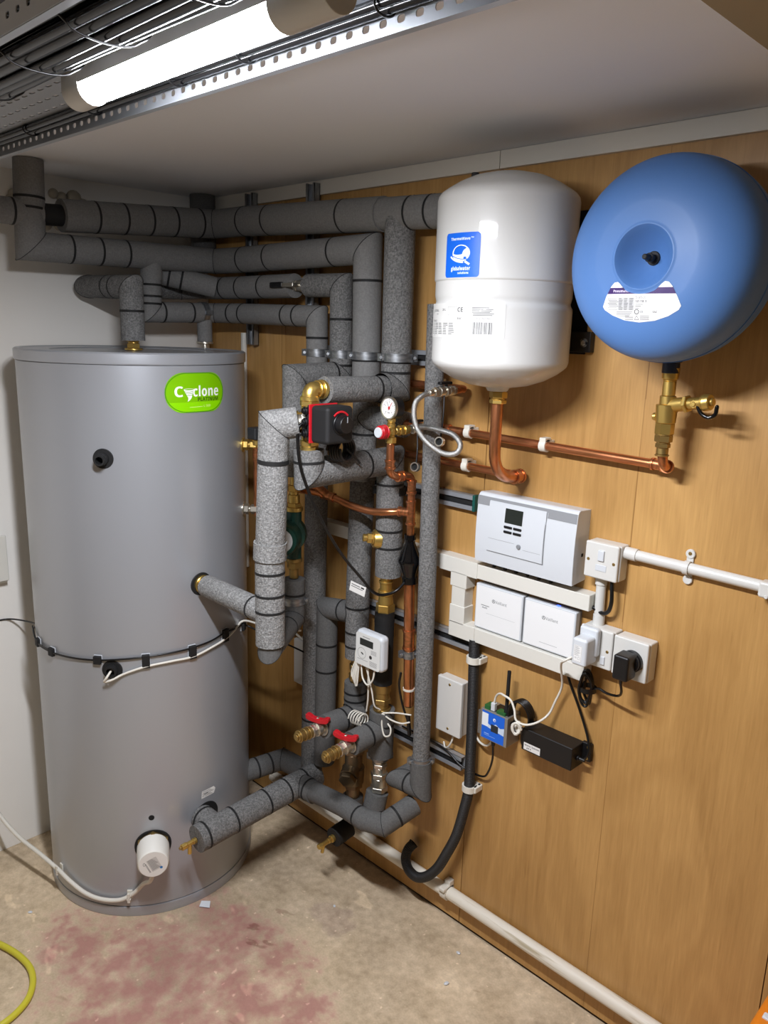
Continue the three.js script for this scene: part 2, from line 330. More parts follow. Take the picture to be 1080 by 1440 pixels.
batten(TUBE, 'lit white tube light with round end caps inside the cable tray', 2.13);

// ------------------------------------------------------------ hot water cylinder
const CY = { x: 0.342, z: 0.487, R: 0.324, H: 1.696 };
const cyP = (deg, y, r = CY.R) => V(CY.x + r * Math.cos(deg * Math.PI / 180), y, CY.z + r * Math.sin(deg * Math.PI / 180));
const cyN = (deg) => V(Math.cos(deg * Math.PI / 180), 0, Math.sin(deg * Math.PI / 180));
// a thin sticker bent round an upright cylinder: outline in metres (u to the viewer's right, v up)
function sticker(cx, cz, R, deg, y, outline, th = 0.0008, rings = 5) {
  const P = [], U = [], I = [], n = outline.length, xs = outline.map((q) => q[0]), ys = outline.map((q) => q[1]);
  const x0 = Math.min(...xs), x1 = Math.max(...xs), y0 = Math.min(...ys), y1 = Math.max(...ys), a0 = deg * Math.PI / 180;
  const add = (u, v) => { const a = a0 - u / R; P.push(cx + (R + th) * Math.cos(a), y + v, cz + (R + th) * Math.sin(a)); U.push((u - x0) / (x1 - x0), (v - y0) / (y1 - y0)); };
  add((x0 + x1) / 2, (y0 + y1) / 2);
  for (let k = 1; k <= rings; k++) for (const [u, v] of outline) add((x0 + x1) / 2 * (1 - k / rings) + u * k / rings, (y0 + y1) / 2 * (1 - k / rings) + v * k / rings);
  for (let j = 0; j < n; j++) I.push(0, 1 + j, 1 + ((j + 1) % n));
  for (let k = 0; k < rings - 1; k++) for (let j = 0; j < n; j++) { const a = 1 + k * n + j, b = 1 + k * n + ((j + 1) % n), c = a + n, d = b + n; I.push(a, c, b, b, c, d); }
  const g = new THREE.BufferGeometry(); g.setAttribute('position', new THREE.Float32BufferAttribute(P, 3)); g.setAttribute('uv', new THREE.Float32BufferAttribute(U, 2)); g.setIndex(I); g.computeVertexNormals();
  return g;
}
function roundRect(w, h, r, n = 8) {                             // outline, anticlockwise as seen
  const o = []; const c = [[w / 2 - r, h / 2 - r, 0], [-w / 2 + r, h / 2 - r, 1], [-w / 2 + r, -h / 2 + r, 2], [w / 2 - r, -h / 2 + r, 3]];
  for (const [x, y, q] of c) for (let i = 0; i <= n; i++) { const a = (q + i / n) * Math.PI / 2; o.push([x + r * Math.cos(a), y + r * Math.sin(a)]); }
  const out = []; for (let i = 0; i < o.length; i++) { const a = o[i], b = o[(i + 1) % o.length], m = Math.max(1, Math.round(Math.hypot(b[0] - a[0], b[1] - a[1]) / 0.012)); for (let k = 0; k < m; k++) out.push([a[0] + (b[0] - a[0]) * k / m, a[1] + (b[1] - a[1]) * k / m]); }
  return out;
}
M.tank = phys({ color: 0xaaadb2, metalness: 0.42, roughness: 0.36, clearcoat: 0.3, clearcoatRoughness: 0.28 });
const cyl = thing('hot_water_cylinder', 'tall silver hot water cylinder with green oval badge standing on the floor', 'water cylinder', V(CY.x, 0, CY.z));
{
  const R = CY.R, H = CY.H;
  const mv = (g) => { g.translate(CY.x, 0, CY.z); return g; };
  part('body', mv(lathe([[0.0, 0.012], [R - 0.004, 0.012], [R - 0.003, 0.033], [R, 0.036], [R, H - 0.034], [R - 0.003, H - 0.031], [0, H - 0.031]], 128)), M.tank, cyl);
  part('base_rim', mv(lathe([[R - 0.03, 0.0], [R + 0.001, 0.0], [R + 0.003, 0.004], [R + 0.003, 0.03], [R + 0.001, 0.033], [R - 0.03, 0.033]], 128)), M.tank, cyl);
  part('lid', mv(lathe([[R - 0.02, H - 0.031], [R + 0.003, H - 0.031], [R + 0.004, H - 0.027], [R + 0.004, H - 0.004], [R, H], [R - 0.012, H], [R - 0.016, H - 0.003], [R - 0.09, H - 0.003], [R - 0.092, H - 0.006], [0, H - 0.006]], 128)), M.tank, cyl);
  // front fittings
  const badge = canvasTex(640, 420, (g, w, h) => {
    g.fillStyle = '#7fc400'; g.fillRect(0, 0, w, h); g.fillStyle = '#8fe000'; g.fillRect(0, h * 0.74, w, h);
    g.strokeStyle = '#4f8f14'; g.lineWidth = 10; const r = h / 2 - 6; g.beginPath(); g.arc(h / 2, h / 2, r, Math.PI / 2, Math.PI * 1.5); g.arc(w - h / 2, h / 2, r, -Math.PI / 2, Math.PI / 2); g.closePath(); g.stroke();
    g.fillStyle = '#ffffff'; g.font = 'bold 150px sans-serif'; g.textAlign = 'left'; g.textBaseline = 'alphabetic';
    g.fillText('C', 82, 250); g.fillText('clone', 266, 250, 310);
    g.beginPath(); g.moveTo(178, 176); g.quadraticCurveTo(230, 200, 290, 172); g.lineTo(262, 236); g.quadraticCurveTo(262, 280, 214, 304); g.quadraticCurveTo(232, 262, 212, 246); g.closePath(); g.fill();
    g.strokeStyle = '#6fb000'; g.lineWidth = 5; for (const k of [196, 214, 232]) { g.beginPath(); g.moveTo(188, k); g.quadraticCurveTo(230, k + 16, 278, k - 4); g.stroke(); }
    g.strokeStyle = '#ffffff'; g.lineWidth = 4; g.beginPath(); g.ellipse(232, 176, 50, 9, 0, 0, 6.3); g.stroke();
    g.fillStyle = '#1f3a10'; g.font = 'bold 54px sans-serif'; g.fillText('PLATINUM', 318, 302, 250);
    g.strokeStyle = '#e6ff9a'; g.lineWidth = 5; g.beginPath(); g.moveTo(236, 364); g.lineTo(372, 360); g.stroke(); g.fillStyle = '#e6ff9a'; g.font = '34px sans-serif'; g.fillText('L 300', 384, 366);
  });
  part('badge', sticker(CY.x, CY.z, R, -1.8, 1.591, roundRect(0.19, 0.108, 0.052), 0.0012, 8), std({ map: badge, roughness: 0.3 }), cyl, { label: 'bright green oval badge with white lettering' });
  const lbl = canvasTex(256, 128, (g, w, h) => { g.fillStyle = '#e9e8e4'; g.fillRect(0, 0, w, h); g.fillStyle = '#555'; for (let i = 0; i < 5; i++) g.fillRect(16, 16 + i * 20, 150 + (i % 3) * 26, 7); g.fillStyle = '#222'; g.font = 'bold 30px sans-serif'; g.fillText('TWIN', 40, 72); });
  part('info_sticker', sticker(CY.x, CY.z, R, -2.9, 0.363, [[0.024, 0.004], [0.018, 0.013], [-0.026, 0.012], [-0.028, -0.012], [0.018, -0.01]], 0.0008, 2), std({ map: lbl, roughness: 0.5 }), cyl);
  const at = (deg, y, specs, mat, name, n) => part(name, stack(cyP(deg, y, R - 0.012), n || cyN(deg), specs, 32), mat, cyl);
  part('sensor_port', [...stack(cyP(44.1, 1.418, R - 0.012), cyN(44.1), [[0.0145, 0.029, 0.027]], 36), ring(cyP(44.1, 1.418, R), cyN(44.1), 0.011, 0.0165, 0.026), ring(cyP(44.1, 1.418, R + 0.022), cyN(44.1), 0.010, 0.0145, 0.012)], M.blackMatt, cyl);
  part('sensor_port', [...stack(cyP(45.1, 0.813, R - 0.012), cyN(45.1), [[0.0135, 0.03, 0.029]], 36), ring(cyP(45.1, 0.813, R), cyN(45.1), 0.012, 0.017, 0.02)], M.blackMatt, cyl);
  at(-1.3, 1.042, [[0.0135, 0.036, 0.034]], M.blackMatt, 'port_grommet'); at(-0.7, 0.291, [[0.0135, 0.045, 0.043]], M.blackMatt, 'port_grommet');
  at(29.2, 0.334, [[0.0135, 0.0085]], M.dark, 'plug');
  // immersion heater boss and white cap, low on the front
  const d = cyN(29), p0 = cyP(29, 0.24, R - 0.012);
  const grom = part('heater_flange', stack(p0, d, [[0.0135, 0.055, 0.053]], 40), M.blackMatt, cyl); part('hex_ring', stack(cyP(29, 0.24, R + 0.001), d, [[0.014, 0.05, 'hex']]), M.brassDull, grom);
  const cap = part('heater_cap', along(lathe([[0, 0], [0.047, 0], [0.047, 0.02], [0.045, 0.072], [0.041, 0.078], [0, 0.078]], 48), cyP(29, 0.24, R + 0.012), d), M.whiteGloss, cyl);
  const capTex = canvasTex(256, 256, (g, w) => {
    g.fillStyle = '#e6e4de'; g.fillRect(0, 0, w, w); g.save(); g.translate(128, 128); g.rotate(-0.42); g.fillStyle = '#c9c7c2'; g.fillRect(-40, -66, 96, 132); g.fillStyle = '#444';
    for (let i = 0; i < 9; i++) g.fillRect(-32, -58 + i * 13, 50 + ((i * 37) % 30), 4); g.font = 'bold 18px sans-serif'; g.save(); g.rotate(-Math.PI / 2); g.fillText('IMMERSION', -62, -52); g.restore(); g.restore();
    g.fillStyle = '#1e6fb4'; g.beginPath(); g.arc(198, 168, 13, 0, 7); g.fill(); g.strokeStyle = '#777'; g.lineWidth = 4; g.beginPath(); g.ellipse(46, 116, 9, 16, 0, 0, 7); g.stroke();
  });
  const disc = new THREE.CircleGeometry(0.040, 40); disc.rotateY(Math.PI / 2 - 29 * Math.PI / 180); const c = cyP(29, 0.24, R + 0.0906); disc.translate(c.x, c.y, c.z);
  part('rating_label', disc, std({ map: capTex, roughness: 0.5 }), cap);
  // connections on top: brass union, capped stub
  part('top_union', stack(V(0.342, H - 0.004, 0.487), UP, [[0.006, 0.026], [0.014, 0.02, 'hex'], [0.005, 0.015], [0.013, 0.021, 'hex'], [0.02, 0.014]]), M.brass, cyl);
  for (const [deg, y] of [[-42, 1.42], [-42, 1.22]]) part('side_union', stack(cyP(deg, y, R - 0.01), cyN(deg), [[0.014, 0.022], [0.014, 0.017, 'hex'], [0.006, 0.011], [0.02, 0.015, 'hex'], [0.012, 0.011]]), y > 1.3 ? M.brass : M.nickel, cyl);
}
// sensor cables held round the cylinder by stick-on clips
const wrap = (list, off) => list.map(([deg, y, o]) => cyP(deg, y, CY.R + (o ?? off)));
single('sensor_cable', 'thin black cable looped round the silver cylinder at mid height', 'cable', cyP(45, 0.845), [...tube([V(0.004, 0.824, 0.84), V(0.008, 0.822, 0.79), ...wrap([[128, 0.832, 0.012], [110, 0.852], [97, 0.838], [81, 0.838], [66, 0.84], [52, 0.843], [40, 0.848], [28.5, 0.852], [16, 0.854], [5, 0.856], [-6, 0.86], [-16, 0.868], [-27, 0.86], [-38, 0.846]], 0.006), V(0.66, 0.82, 0.245), V(0.7, 0.73, 0.11), V(0.66, 0.665, 0.035)], 0.0028, 160, 8), ...tube(wrap([[108, 0.87], [99, 0.842], [90, 0.843], [81, 0.842]], 0.0075), 0.002, 40, 6)], M.cable);
single('sensor_cable', 'thin white cable from the lower black port along the cylinder clips', 'cable', cyP(30, 0.825), tube([cyP(45.1, 0.815, CY.R + 0.01), cyP(46.5, 0.80, CY.R + 0.026), cyP(48, 0.785, CY.R + 0.02), cyP(45, 0.79, CY.R + 0.02), ...wrap([[40, 0.802], [34, 0.815], [28.7, 0.823], [16, 0.829], [5, 0.829], [-6, 0.84], [-16, 0.849], [-24, 0.86], [-33, 0.87]], 0.008), V(0.72, 0.885, 0.30), V(0.80, 0.87, 0.22)], 0.0034, 140, 8), M.wireWhite);
[[81, 0.838], [52, 0.843], [28.6, 0.838], [5.2, 0.842], [-16.2, 0.858], [-36, 0.846], [97, 0.84]].forEach(([deg, y], i) => {
  const s = i > 1 && i < 5 ? 0.04 : 0.024, g = rbox(0, 0.011, y - s / 2, y + s / 2, -0.011, 0.011, 0.002), back = rbox(-0.001, 0.0015, y - s / 2 - 0.0008, y + s / 2 + 0.0014, -0.012, 0.012, 0.0005);
  const put = (q) => { q.rotateY(-deg * Math.PI / 180); const p = cyP(deg, 0); q.translate(p.x, 0, p.z); return q; };
  const c = thing('cable_clip', ['small black stick-on cable clip near the left edge of the cylinder', 'small black stick-on cable clip left of the lower black port', 'tall black stick-on clip just right of the lower black port', 'tall black stick-on clip on the cylinder, second right of the port', 'tall black stick-on clip on the cylinder below the insulated branch pipe', 'stick-on cable clip at the right edge of the cylinder', 'stick-on cable clip on the far left edge of the cylinder'][i], 'cable clip', cyP(deg, y));
  part('clip_body', put(g), M.blackMatt, c); part('adhesive_pad', put(back), M.whiteBright, c);
});
single('heater_cable', 'thick white flex drooping from the heater cap to the left wall', 'cable', cyP(31, 0.2, CY.R + 0.07), tube([cyP(29, 0.205, CY.R + 0.07), cyP(30.5, 0.17, CY.R + 0.066), cyP(34, 0.135, CY.R + 0.03), cyP(40, 0.088, CY.R + 0.012), cyP(46.4, 0.066, CY.R + 0.01), cyP(56, 0.06, CY.R + 0.01), cyP(66, 0.066, CY.R + 0.01), cyP(78, 0.085, CY.R + 0.01), cyP(88, 0.1, CY.R + 0.014), V(0.27, 0.12, 0.845), V(0.16, 0.14, 0.87), V(0.09, 0.19, 0.895), V(0.05, 0.3, 0.93), V(0.02, 0.45, 0.96), V(0.013, 0.7, 0.93), V(0.012, 0.89, 0.885)], 0.0065, 150, 10), M.wireWhite);
[[42, 0.08], [88, 0.1]].forEach(([deg, y], i) => single('cable_clip', ['white stick-on clip holding the thick flex under the heater cap', 'white stick-on clip holding the thick flex at the cylinder left edge'][i], 'cable clip', cyP(deg, y), (() => { const q = [rbox(0, 0.004, y - 0.012, y + 0.014, -0.008, 0.008, 0.001), rbox(0, 0.021, y - 0.009, y - 0.006, -0.006, 0.006, 0.001), rbox(0.016, 0.021, y - 0.018, y + 0.014, -0.004, 0.004, 0.001)]; return q.map((g) => { g.rotateY(-deg * Math.PI / 180); const p = cyP(deg, 0); g.translate(p.x, 0, p.z); return g; }); })(), M.wireWhite));
{
  const t = thing('wall_socket', 'cream plastic socket box on the white wall at the left edge', 'socket', V(0, 1.04, 0.86));
  part('back_box', rbox(0, 0.034, 0.955, 1.1, 0.79, 0.93, 0.004), M.pvc, t); part('face_plate', rbox(0.034, 0.042, 0.962, 1.11, 0.788, 0.932, 0.003), M.pvc, t); part('conduit_stub', rod(V(0.012, 0.885, 0.885), V(0.012, 0.958, 0.885), 0.011), M.pvc, t);
}

// ------------------------------------------------------------ insulated pipework
const lagMats = [M.foam, M.foamDark];
function lag(t, pts, r, cuts, mat, name = 'lagging', caps) {
  const { out, bands, seamRows } = lengths(pts, r, cuts, 30, caps);
  for (const g of out) part(name, g, mat, t);
  for (const row of seamRows) part('glued_seam', tube(row, 0.0009, 60, 5, true), M.tape, t);
  for (const [p, d] of bands) { const g = new THREE.CylinderGeometry(r + 0.0008, r + 0.0008, 0.0068, 30, 1, true); part('tape_band', along(g, p, d), M.tape, t); }
}
function clampRing(t, p, r, dir = UP, lug = V(0.75, 0, 0.66), metal = M.zinc) {    // two-part screwed pipe clamp
  const a = p.clone().addScaledVector(dir, -0.011), s = V(0, 0, 0).crossVectors(dir, lug).normalize();
  const gs = [ring(a, dir, r - 0.002, r + 0.0025, 0.022)];
  for (const q of [1, -1]) { const c = p.clone().addScaledVector(s, q * (r + 0.006)); gs.push(...stack(c.clone().addScaledVector(lug, -0.011), lug, [[0.004, 0.0055, 'hex'], [0.012, 0.0035], [0.005, 0.0058, 'hex']], 12)); gs.push(along(new THREE.BoxGeometry(0.013, 0.02, 0.012), c, dir)); }
  return part('pipe_clamp', gs, metal, t);
}
function teeSeam(t, p, dir, br, R, r) {                           // glued joint where a branch of radius r meets a run of radius R
  const s = V(0, 0, 0).crossVectors(dir, br).normalize(), q = [];
  for (let i = 0; i < 44; i++) { const a = (i / 44) * 6.2832, u = r * Math.cos(a), w = r * Math.sin(a); q.push(p.clone().addScaledVector(dir, u).addScaledVector(s, w).addScaledVector(br, Math.sqrt(Math.max(1e-6, R * R - w * w)) + 0.0004)); }
  part('glued_seam', tube(q, 0.0011, 120, 5, true), M.tape, t);
}
const P = (name, label, at, group) => thing(name, label, 'insulated pipe', at, group);
const ZP = 0.09;
{ // top run, tees down as the rightmost vertical and goes on behind the white vessel
  const t = P('lagged_pipe', 'uppermost grey insulated pipe, from the white wall round the corner to behind the white vessel', V(0.2, 2.1, 0.6));
  lag(t, [V(0.2, 2.066, 0.62), V(0.2, 2.098, 0.1), V(0.335, 2.098, 0.09), V(0.985, 2.073, 0.09)], 0.0455, { 0: [0.1, 0.19, 0.275, 0.36, 0.455], 2: [0.03, 0.16, 0.5] }, M.foamTopLit);
  lag(t, [V(0.985, 2.073, 0.09), V(1.298, 2.061, 0.09)], 0.042, { 0: [0.105, 0.175] }, M.foamTopLit);
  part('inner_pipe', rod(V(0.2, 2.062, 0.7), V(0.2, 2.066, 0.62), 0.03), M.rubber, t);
  lag(t, [V(0.2, 2.06, 1.0), V(0.2, 2.063, 0.68)], 0.036, { 0: [0.06, 0.14, 0.24] }, M.foamTopLit);
  lag(t, [V(1.045, 2.06, ZP), V(1.045, 1.62, ZP), V(1.045, 1.618, 0.145)], 0.041, { 0: [0.372, 0.4] }, M.foam, 'lagging', [true, false]);
  lag(t, [V(1.045, 1.618, 0.14), V(1.045, 1.621, 0.348)], 0.034, { 0: [0.03] }, M.foam);
  clampRing(t, V(1.05, 1.7, ZP), 0.04);
}
{ // second run
  const t = P('lagged_pipe', 'second grey insulated pipe from the top, ending in the vertical beside the rightmost one', V(0.2, 1.98, 0.7));
  lag(t, [V(0.2, 2.203, 0.703), V(0.2, 1.974, 0.712), V(0.2, 1.98, 0.1), V(0.325, 1.98, 0.09), V(0.925, 1.987, ZP), V(0.93, 1.60, ZP)], 0.0405, { 0: [0.1, 0.128], 1: [0.11, 0.2, 0.285], 3: [0.03, 0.17, 0.47], 4: [0.085, 0.30] }, M.foamTopLit);
  lag(t, [V(0.2, 1.97, 0.34), V(0.2, 1.905, 0.34)], 0.034, {}, M.foamTopLit);
  clampRing(t, V(0.93, 1.7, ZP), 0.04);
  lag(t, [V(0.93, 1.6, ZP), V(0.915, 0.99, ZP), V(0.915, 0.785, ZP)], 0.0365, { 0: [0.0, 0.014, 0.12, 0.20, 0.34].slice(1), 1: [0.04, 0.12, 0.165] }, M.foam);
  lag(t, [V(0.935, 1.528, ZP), V(1.085, 1.52, 0.085)], 0.036, { 0: [0.118] }, M.foam);
  teeSeam(t, V(0.9255, 1.528, ZP), UP, V(1, -0.05, 0).normalize(), 0.0372, 0.0362);
  part('bare_stub', rod(V(1.08, 1.52, 0.085), V(1.098, 1.519, 0.078), 0.0145, 20), M.copper, t);
  lag(t, [V(0.91, 0.928, ZP), V(0.777, 0.905, ZP), V(0.77, 0.36, ZP)], 0.0345, { 0: [0.055], 1: [0.12, 0.21] }, M.foamDark);
  teeSeam(t, V(0.9145, 0.929, ZP), UP, V(-1, -0.15, 0).normalize(), 0.0372, 0.0348);
  clampRing(t, V(0.925, 1.355, ZP), 0.037);
  part('joint', stack(V(0.915, 0.79, ZP), V(0, -1, 0), [[0.03, 0.016], [0.02, 0.022, 'hex'], [0.012, 0.017], [0.02, 0.024, 'hex'], [0.03, 0.016]]), M.brassDull, t);
  lag(t, [V(0.914, 0.70, ZP), V(0.912, 0.50, ZP)], 0.0355, { 0: [0.03, 0.055] }, M.foamDark);
  lag(t, [V(0.93, 0.598, ZP), V(0.93, 0.605, 0.236)], 0.036, { 0: [0.045, 0.075] }, M.foamDark);
  teeSeam(t, V(0.913, 0.598, ZP), UP, V(0.1, 0.03, 1).normalize(), 0.0362, 0.035);
}
{ // third run with ball valve
  const t = P('lagged_pipe', 'third grey insulated pipe from the top with a ball valve in it', V(0.2, 1.89, 0.2));
  lag(t, [V(0.342, 1.72, 0.487), V(0.342, 1.873, 0.487), V(0.085, 1.878, 0.49), V(0.075, 1.888, 0.16), V(0.16, 1.893, 0.1)], 0.0345, { 0: [0.085], 1: [0.08, 0.125] }, M.foam);
  lag(t, [V(0.13, 1.893, 0.1), V(0.32, 1.893, 0.09), V(0.61, 1.895, 0.09)], 0.036, { 0: [0.12], 1: [0.02, 0.14] }, M.foamTopLit);
  lag(t, [V(0.12, 1.94, 0.32), V(0.235, 1.893, 0.125)], 0.034, { 0: [0.08, 0.12] }, M.foamTopLit);
  lag(t, [V(0.675, 1.894, 0.09), V(0.82, 1.893, 0.09), V(0.823, 1.645, 0.09), V(0.82, 1.64, 0.262), V(0.82, 1.36, 0.262)], 0.0335, { 1: [0.095, 0.225], 2: [0.035], 3: [0.16] }, M.foam);
  const v = part('ball_valve', stack(V(0.605, 1.895, 0.09), V(1, 0, 0), [[0.02, 0.017, 'hex'], [0.012, 0.014], [0.02, 0.018], [0.012, 0.014], [0.02, 0.017, 'hex']]), M.nickel, t);
  part('lever', [rod(V(0.645, 1.895, 0.09), V(0.645, 1.895, 0.135), 0.006), rbox(0.598, 0.655, 1.889, 1.901, 0.133, 0.137, 0.002)], M.nickel, v); part('lever_grip', rbox(0.545, 0.605, 1.887, 1.904, 0.1305, 0.1395, 0.004), M.black, v);
  clampRing(t, V(0.823, 1.7, ZP), 0.033);
  // drop to the pump column
  part('union', stack(V(0.82, 1.362, 0.262), V(0, -1, 0), [[0.03, 0.011], [0.018, 0.02, 'hex'], [0.01, 0.013], [0.024, 0.017], [0.012, 0.022, 'hex'], [0.012, 0.026]]), M.brass, t);
  part('union', stack(V(0.82, 1.115, 0.262), V(0, -1, 0), [[0.012, 0.024], [0.02, 0.021, 'hex'], [0.03, 0.0135]]), M.brassDull, t);
}
{ // fourth run
  const t = P('lagged_pipe', 'lowest of the four grey insulated pipes in the corner, down the leftmost vertical', V(0.2, 1.81, 0.34));
  lag(t, [V(0.2, 1.93, 0.342), V(0.2, 1.806, 0.344), V(0.2, 1.811, 0.105), V(0.33, 1.811, 0.09), V(0.714, 1.805, ZP), V(0.716, 1.6, ZP)], 0.0325, { 0: [0.04, 0.075, 0.098], 1: [0.035, 0.14], 2: [0.09], 3: [0.02, 0.245, 0.3], 4: [0.062, 0.145] }, M.foamTopLit);
  lag(t, [V(0.2, 1.80, 0.148), V(0.2, 1.715, 0.148)], 0.025, {}, M.foamTopLit);
  part('union', stack(V(0.2, 1.716, 0.148), V(0, -1, 0), [[0.008, 0.028], [0.018, 0.015]]), M.nickel, t);
  lag(t, [V(0.716, 1.6, ZP), V(0.718, 1.25, ZP), V(0.706, 0.30, ZP)], 0.036, { 1: [0.75] }, M.foam);
  clampRing(t, V(0.716, 1.7, ZP), 0.032); clampRing(t, V(0.2, 1.811, 0.155), 0.032, V(0, 0, 1), UP);
}
{ // branch from the cylinder side, tee and riser up to the mixing valve
  const t = P('lagged_pipe', 'pale speckled insulated pipe in front, rising from the cylinder branch to the mixing valve', V(0.68, 1.04, 0.475));
  lag(t, [V(0.69, 1.041, 0.476), V(0.985, 1.036, 0.475)], 0.0315, { 0: [0.225] }, M.foamNearLit);
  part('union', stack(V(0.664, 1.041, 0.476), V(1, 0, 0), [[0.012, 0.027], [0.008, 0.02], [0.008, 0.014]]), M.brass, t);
  lag(t, [V(1.008, 1.53, 0.478), V(0.987, 1.215, 0.475)], 0.0385, { 0: [0.085] }, M.foamNearLit, 'lagging', [false, true]);
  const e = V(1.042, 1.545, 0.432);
  lag(t, [V(0.9995, 1.40, 0.477), V(1.008, 1.537, 0.478), e], 0.0385, { 0: [0.05] }, M.foamNearLit, 'lagging', [false, true]);
  lag(t, [V(0.987, 1.235, 0.475), V(0.985, 1.19, 0.475)], 0.043, {}, M.foamNearLit);
  lag(t, [V(0.985, 1.20, 0.475), V(0.985, 0.955, 0.475)], 0.0385, { 0: [0.045, 0.105, 0.15] }, M.foamNearLit, 'lagging', [true, false]);
  lag(t, [V(0.985, 1.01, 0.475), V(0.985, 0.942, 0.475), V(0.82, 0.925, 0.262), V(0.82, 1.05, 0.262)], 0.0325, { 1: [0.18], 2: [0.055, 0.08] }, M.foamDark);
  clampRing(t, V(0.82, 0.985, 0.262), 0.032);
  part('union', stack(e, V(0.028, 0.006, -0.045), [[0.008, 0.019], [0.016, 0.022, 'hex'], [0.01, 0.0165]]), M.nickel, t);
}
{ // return from the mixing valve into the second vertical from the right
  const t = P('lagged_pipe', 'insulated pipe under the mixing valve running back into the vertical with the brass meter', V(1.045, 1.41, 0.4));
  lag(t, [V(1.045, 1.475, 0.398), V(1.045, 1.414, 0.396), V(1.045, 1.418, 0.10), V(1.04, 1.08, ZP)], 0.0385, { 0: [0.03], 1: [0.19], 2: [0.065, 0.2, 0.25] }, M.foam);
  clampRing(t, V(1.042, 1.332, ZP), 0.039, UP, V(0.75, 0, 0.66), M.rubber);
  // sensor pocket in a short oblique boss
  part('sensor_boss', stack(V(1.03, 1.19, 0.115), V(-0.55, 0.1, 0.8), [[0.022, 0.03, 0.026], [0.004, 0.02], [0.014, 0.015, 'hex'], [0.012, 0.011]]), M.brass, t);
  const s = stack(V(1.042, 1.085, 0.1), V(0, -1, 0), [[0.02, 0.017], [0.006, 0.021], [0.022, 0.0175], [0.014, 0.023], [0.028, 0.02, 0.023], [0.024, 0.0285, 'hex']]);
  part('meter_union', s, M.brass, t);
  lag(t, [V(1.042, 0.972, 0.102), V(1.042, 0.745, 0.102)], 0.029, { 0: [0.03] }, M.rubber, 'meter_jacket');
  part('meter_union', stack(V(1.042, 0.748, 0.102), V(0, -1, 0), [[0.03, 0.027, 0.025], [0.02, 0.022], [0.016, 0.027, 'hex'], [0.016, 0.02], [0.014, 0.027]]), M.brassDull, t);
  lag(t, [V(1.042, 0.66, 0.1), V(1.035, 0.505, 0.095)], 0.0385, { 0: [0.045] }, M.foamDark);
  lag(t, [V(1.042, 0.597, 0.1), V(1.036, 0.588, 0.22)], 0.036, { 0: [0.06] }, M.foamDark);
  teeSeam(t, V(1.04, 0.597, 0.098), UP, V(-0.04, -0.06, 1).normalize(), 0.039, 0.0362);
  clampRing(t, V(1.034, 0.5, 0.095), 0.026);
  part('check_valve', stack(V(1.034, 0.505, 0.095), V(0, -1, 0), [[0.03, 0.02], [0.012, 0.024, 'hex'], [0.02, 0.02], [0.016, 0.028, 'hex'], [0.03, 0.024], [0.016, 0.028, 'hex'], [0.022, 0.02]]), M.nickel, t);
  lag(t, [V(1.032, 0.375, 0.1), V(1.03, 0.31, 0.115)], 0.035, { 0: [0.05] }, M.foamDark);
  part('strainer', [...stack(V(0.912, 0.505, ZP), V(0, -1, 0), [[0.03, 0.022], [0.02, 0.033, 'hex'], [0.05, 0.028], [0.055, 0.036, 0.034], [0.016, 0.031, 'hex'], [0.04, 0.022]]), ...stack(V(0.912, 0.40, ZP + 0.005), V(0.45, -0.3, 0.85), [[0.04, 0.03], [0.016, 0.028, 'hex']])], M.bronze, t);
  lag(t, [V(0.912, 0.30, ZP), V(0.912, 0.24, ZP)], 0.034, {}, M.foamDark);
}
{ // run along the floor from the bottom port of the cylinder
  const t = P('lagged_pipe', 'insulated pipe low over the floor with a brass drain cock on its end', V(0.74, 0.29, 0.5));
  lag(t, [V(0.668, 0.292, 0.5), V(0.742, 0.292, 0.5)], 0.037, { 0: [0.014] }, M.foam);
  teeSeam(t, V(0.742, 0.287, 0.5), V(0, 0, 1), V(-1, 0, 0), 0.042, 0.0372);
  lag(t, [V(0.742, 0.283, 0.565), V(0.742, 0.305, 0.10)], 0.0415, { 0: [0.026, 0.125, 0.25, 0.332, 0.41] }, M.foam);
  lag(t, [V(0.75, 0.30, 0.175), V(0.82, 0.303, 0.172)], 0.037, { 0: [0.045] }, M.foamDark);
  teeSeam(t, V(0.742, 0.301, 0.174), V(0, 0, 1), V(1, 0.03, 0).normalize(), 0.042, 0.0372);
  lag(t, [V(0.80, 0.302, 0.172), V(0.875, 0.318, 0.18), V(0.985, 0.345, 0.197), V(1.085, 0.352, 0.205), V(1.15, 0.362, 0.192), V(1.178, 0.398, 0.09)], 0.032, { 2: [0.075], 4: [0.045] }, M.foamDark);
  const d = part('drain_cock', [...stack(V(0.742, 0.282, 0.567), V(0, -0.05, 1), [[0.012, 0.009], [0.02, 0.0075], [0.018, 0.0095]]), ...stack(V(0.742, 0.282, 0.588), V(0.05, -1, 0.1), [[0.034, 0.006]])], M.brass, t);
  part('cock_screw', stack(V(0.742, 0.28, 0.617), V(0, -0.05, 1), [[0.007, 0.005, 'hex']]), M.brassDull, d);
}
{
  const t = P('lagged_pipe', 'short insulated pipe emerging behind the cylinder low down by the wall', V(0.55, 0.28, 0.2));
  lag(t, [V(0.53, 0.278, 0.25), V(0.56, 0.282, 0.10), V(0.712, 0.284, ZP)], 0.036, { 0: [0.05, 0.1] }, M.foamDark);
}
{ // the slim vertical to the right
  const t = P('lagged_pipe', 'long slim insulated vertical pipe right of the copper pipe with elbow at its foot', V(1.19, 0.46, ZP));
  lag(t, [V(1.183, 1.84, ZP), V(1.196, 0.535, ZP)], 0.0245, { 0: [1.3] }, M.foam);
  lag(t, [V(1.1955, 0.55, ZP), V(1.2, 0.462, ZP), V(1.118, 0.455, ZP), V(1.118, 0.455, 0.004)], 0.0315, { 1: [0.045] }, M.foamDark);
  clampRing(t, V(1.196, 0.55, ZP), 0.026);
}
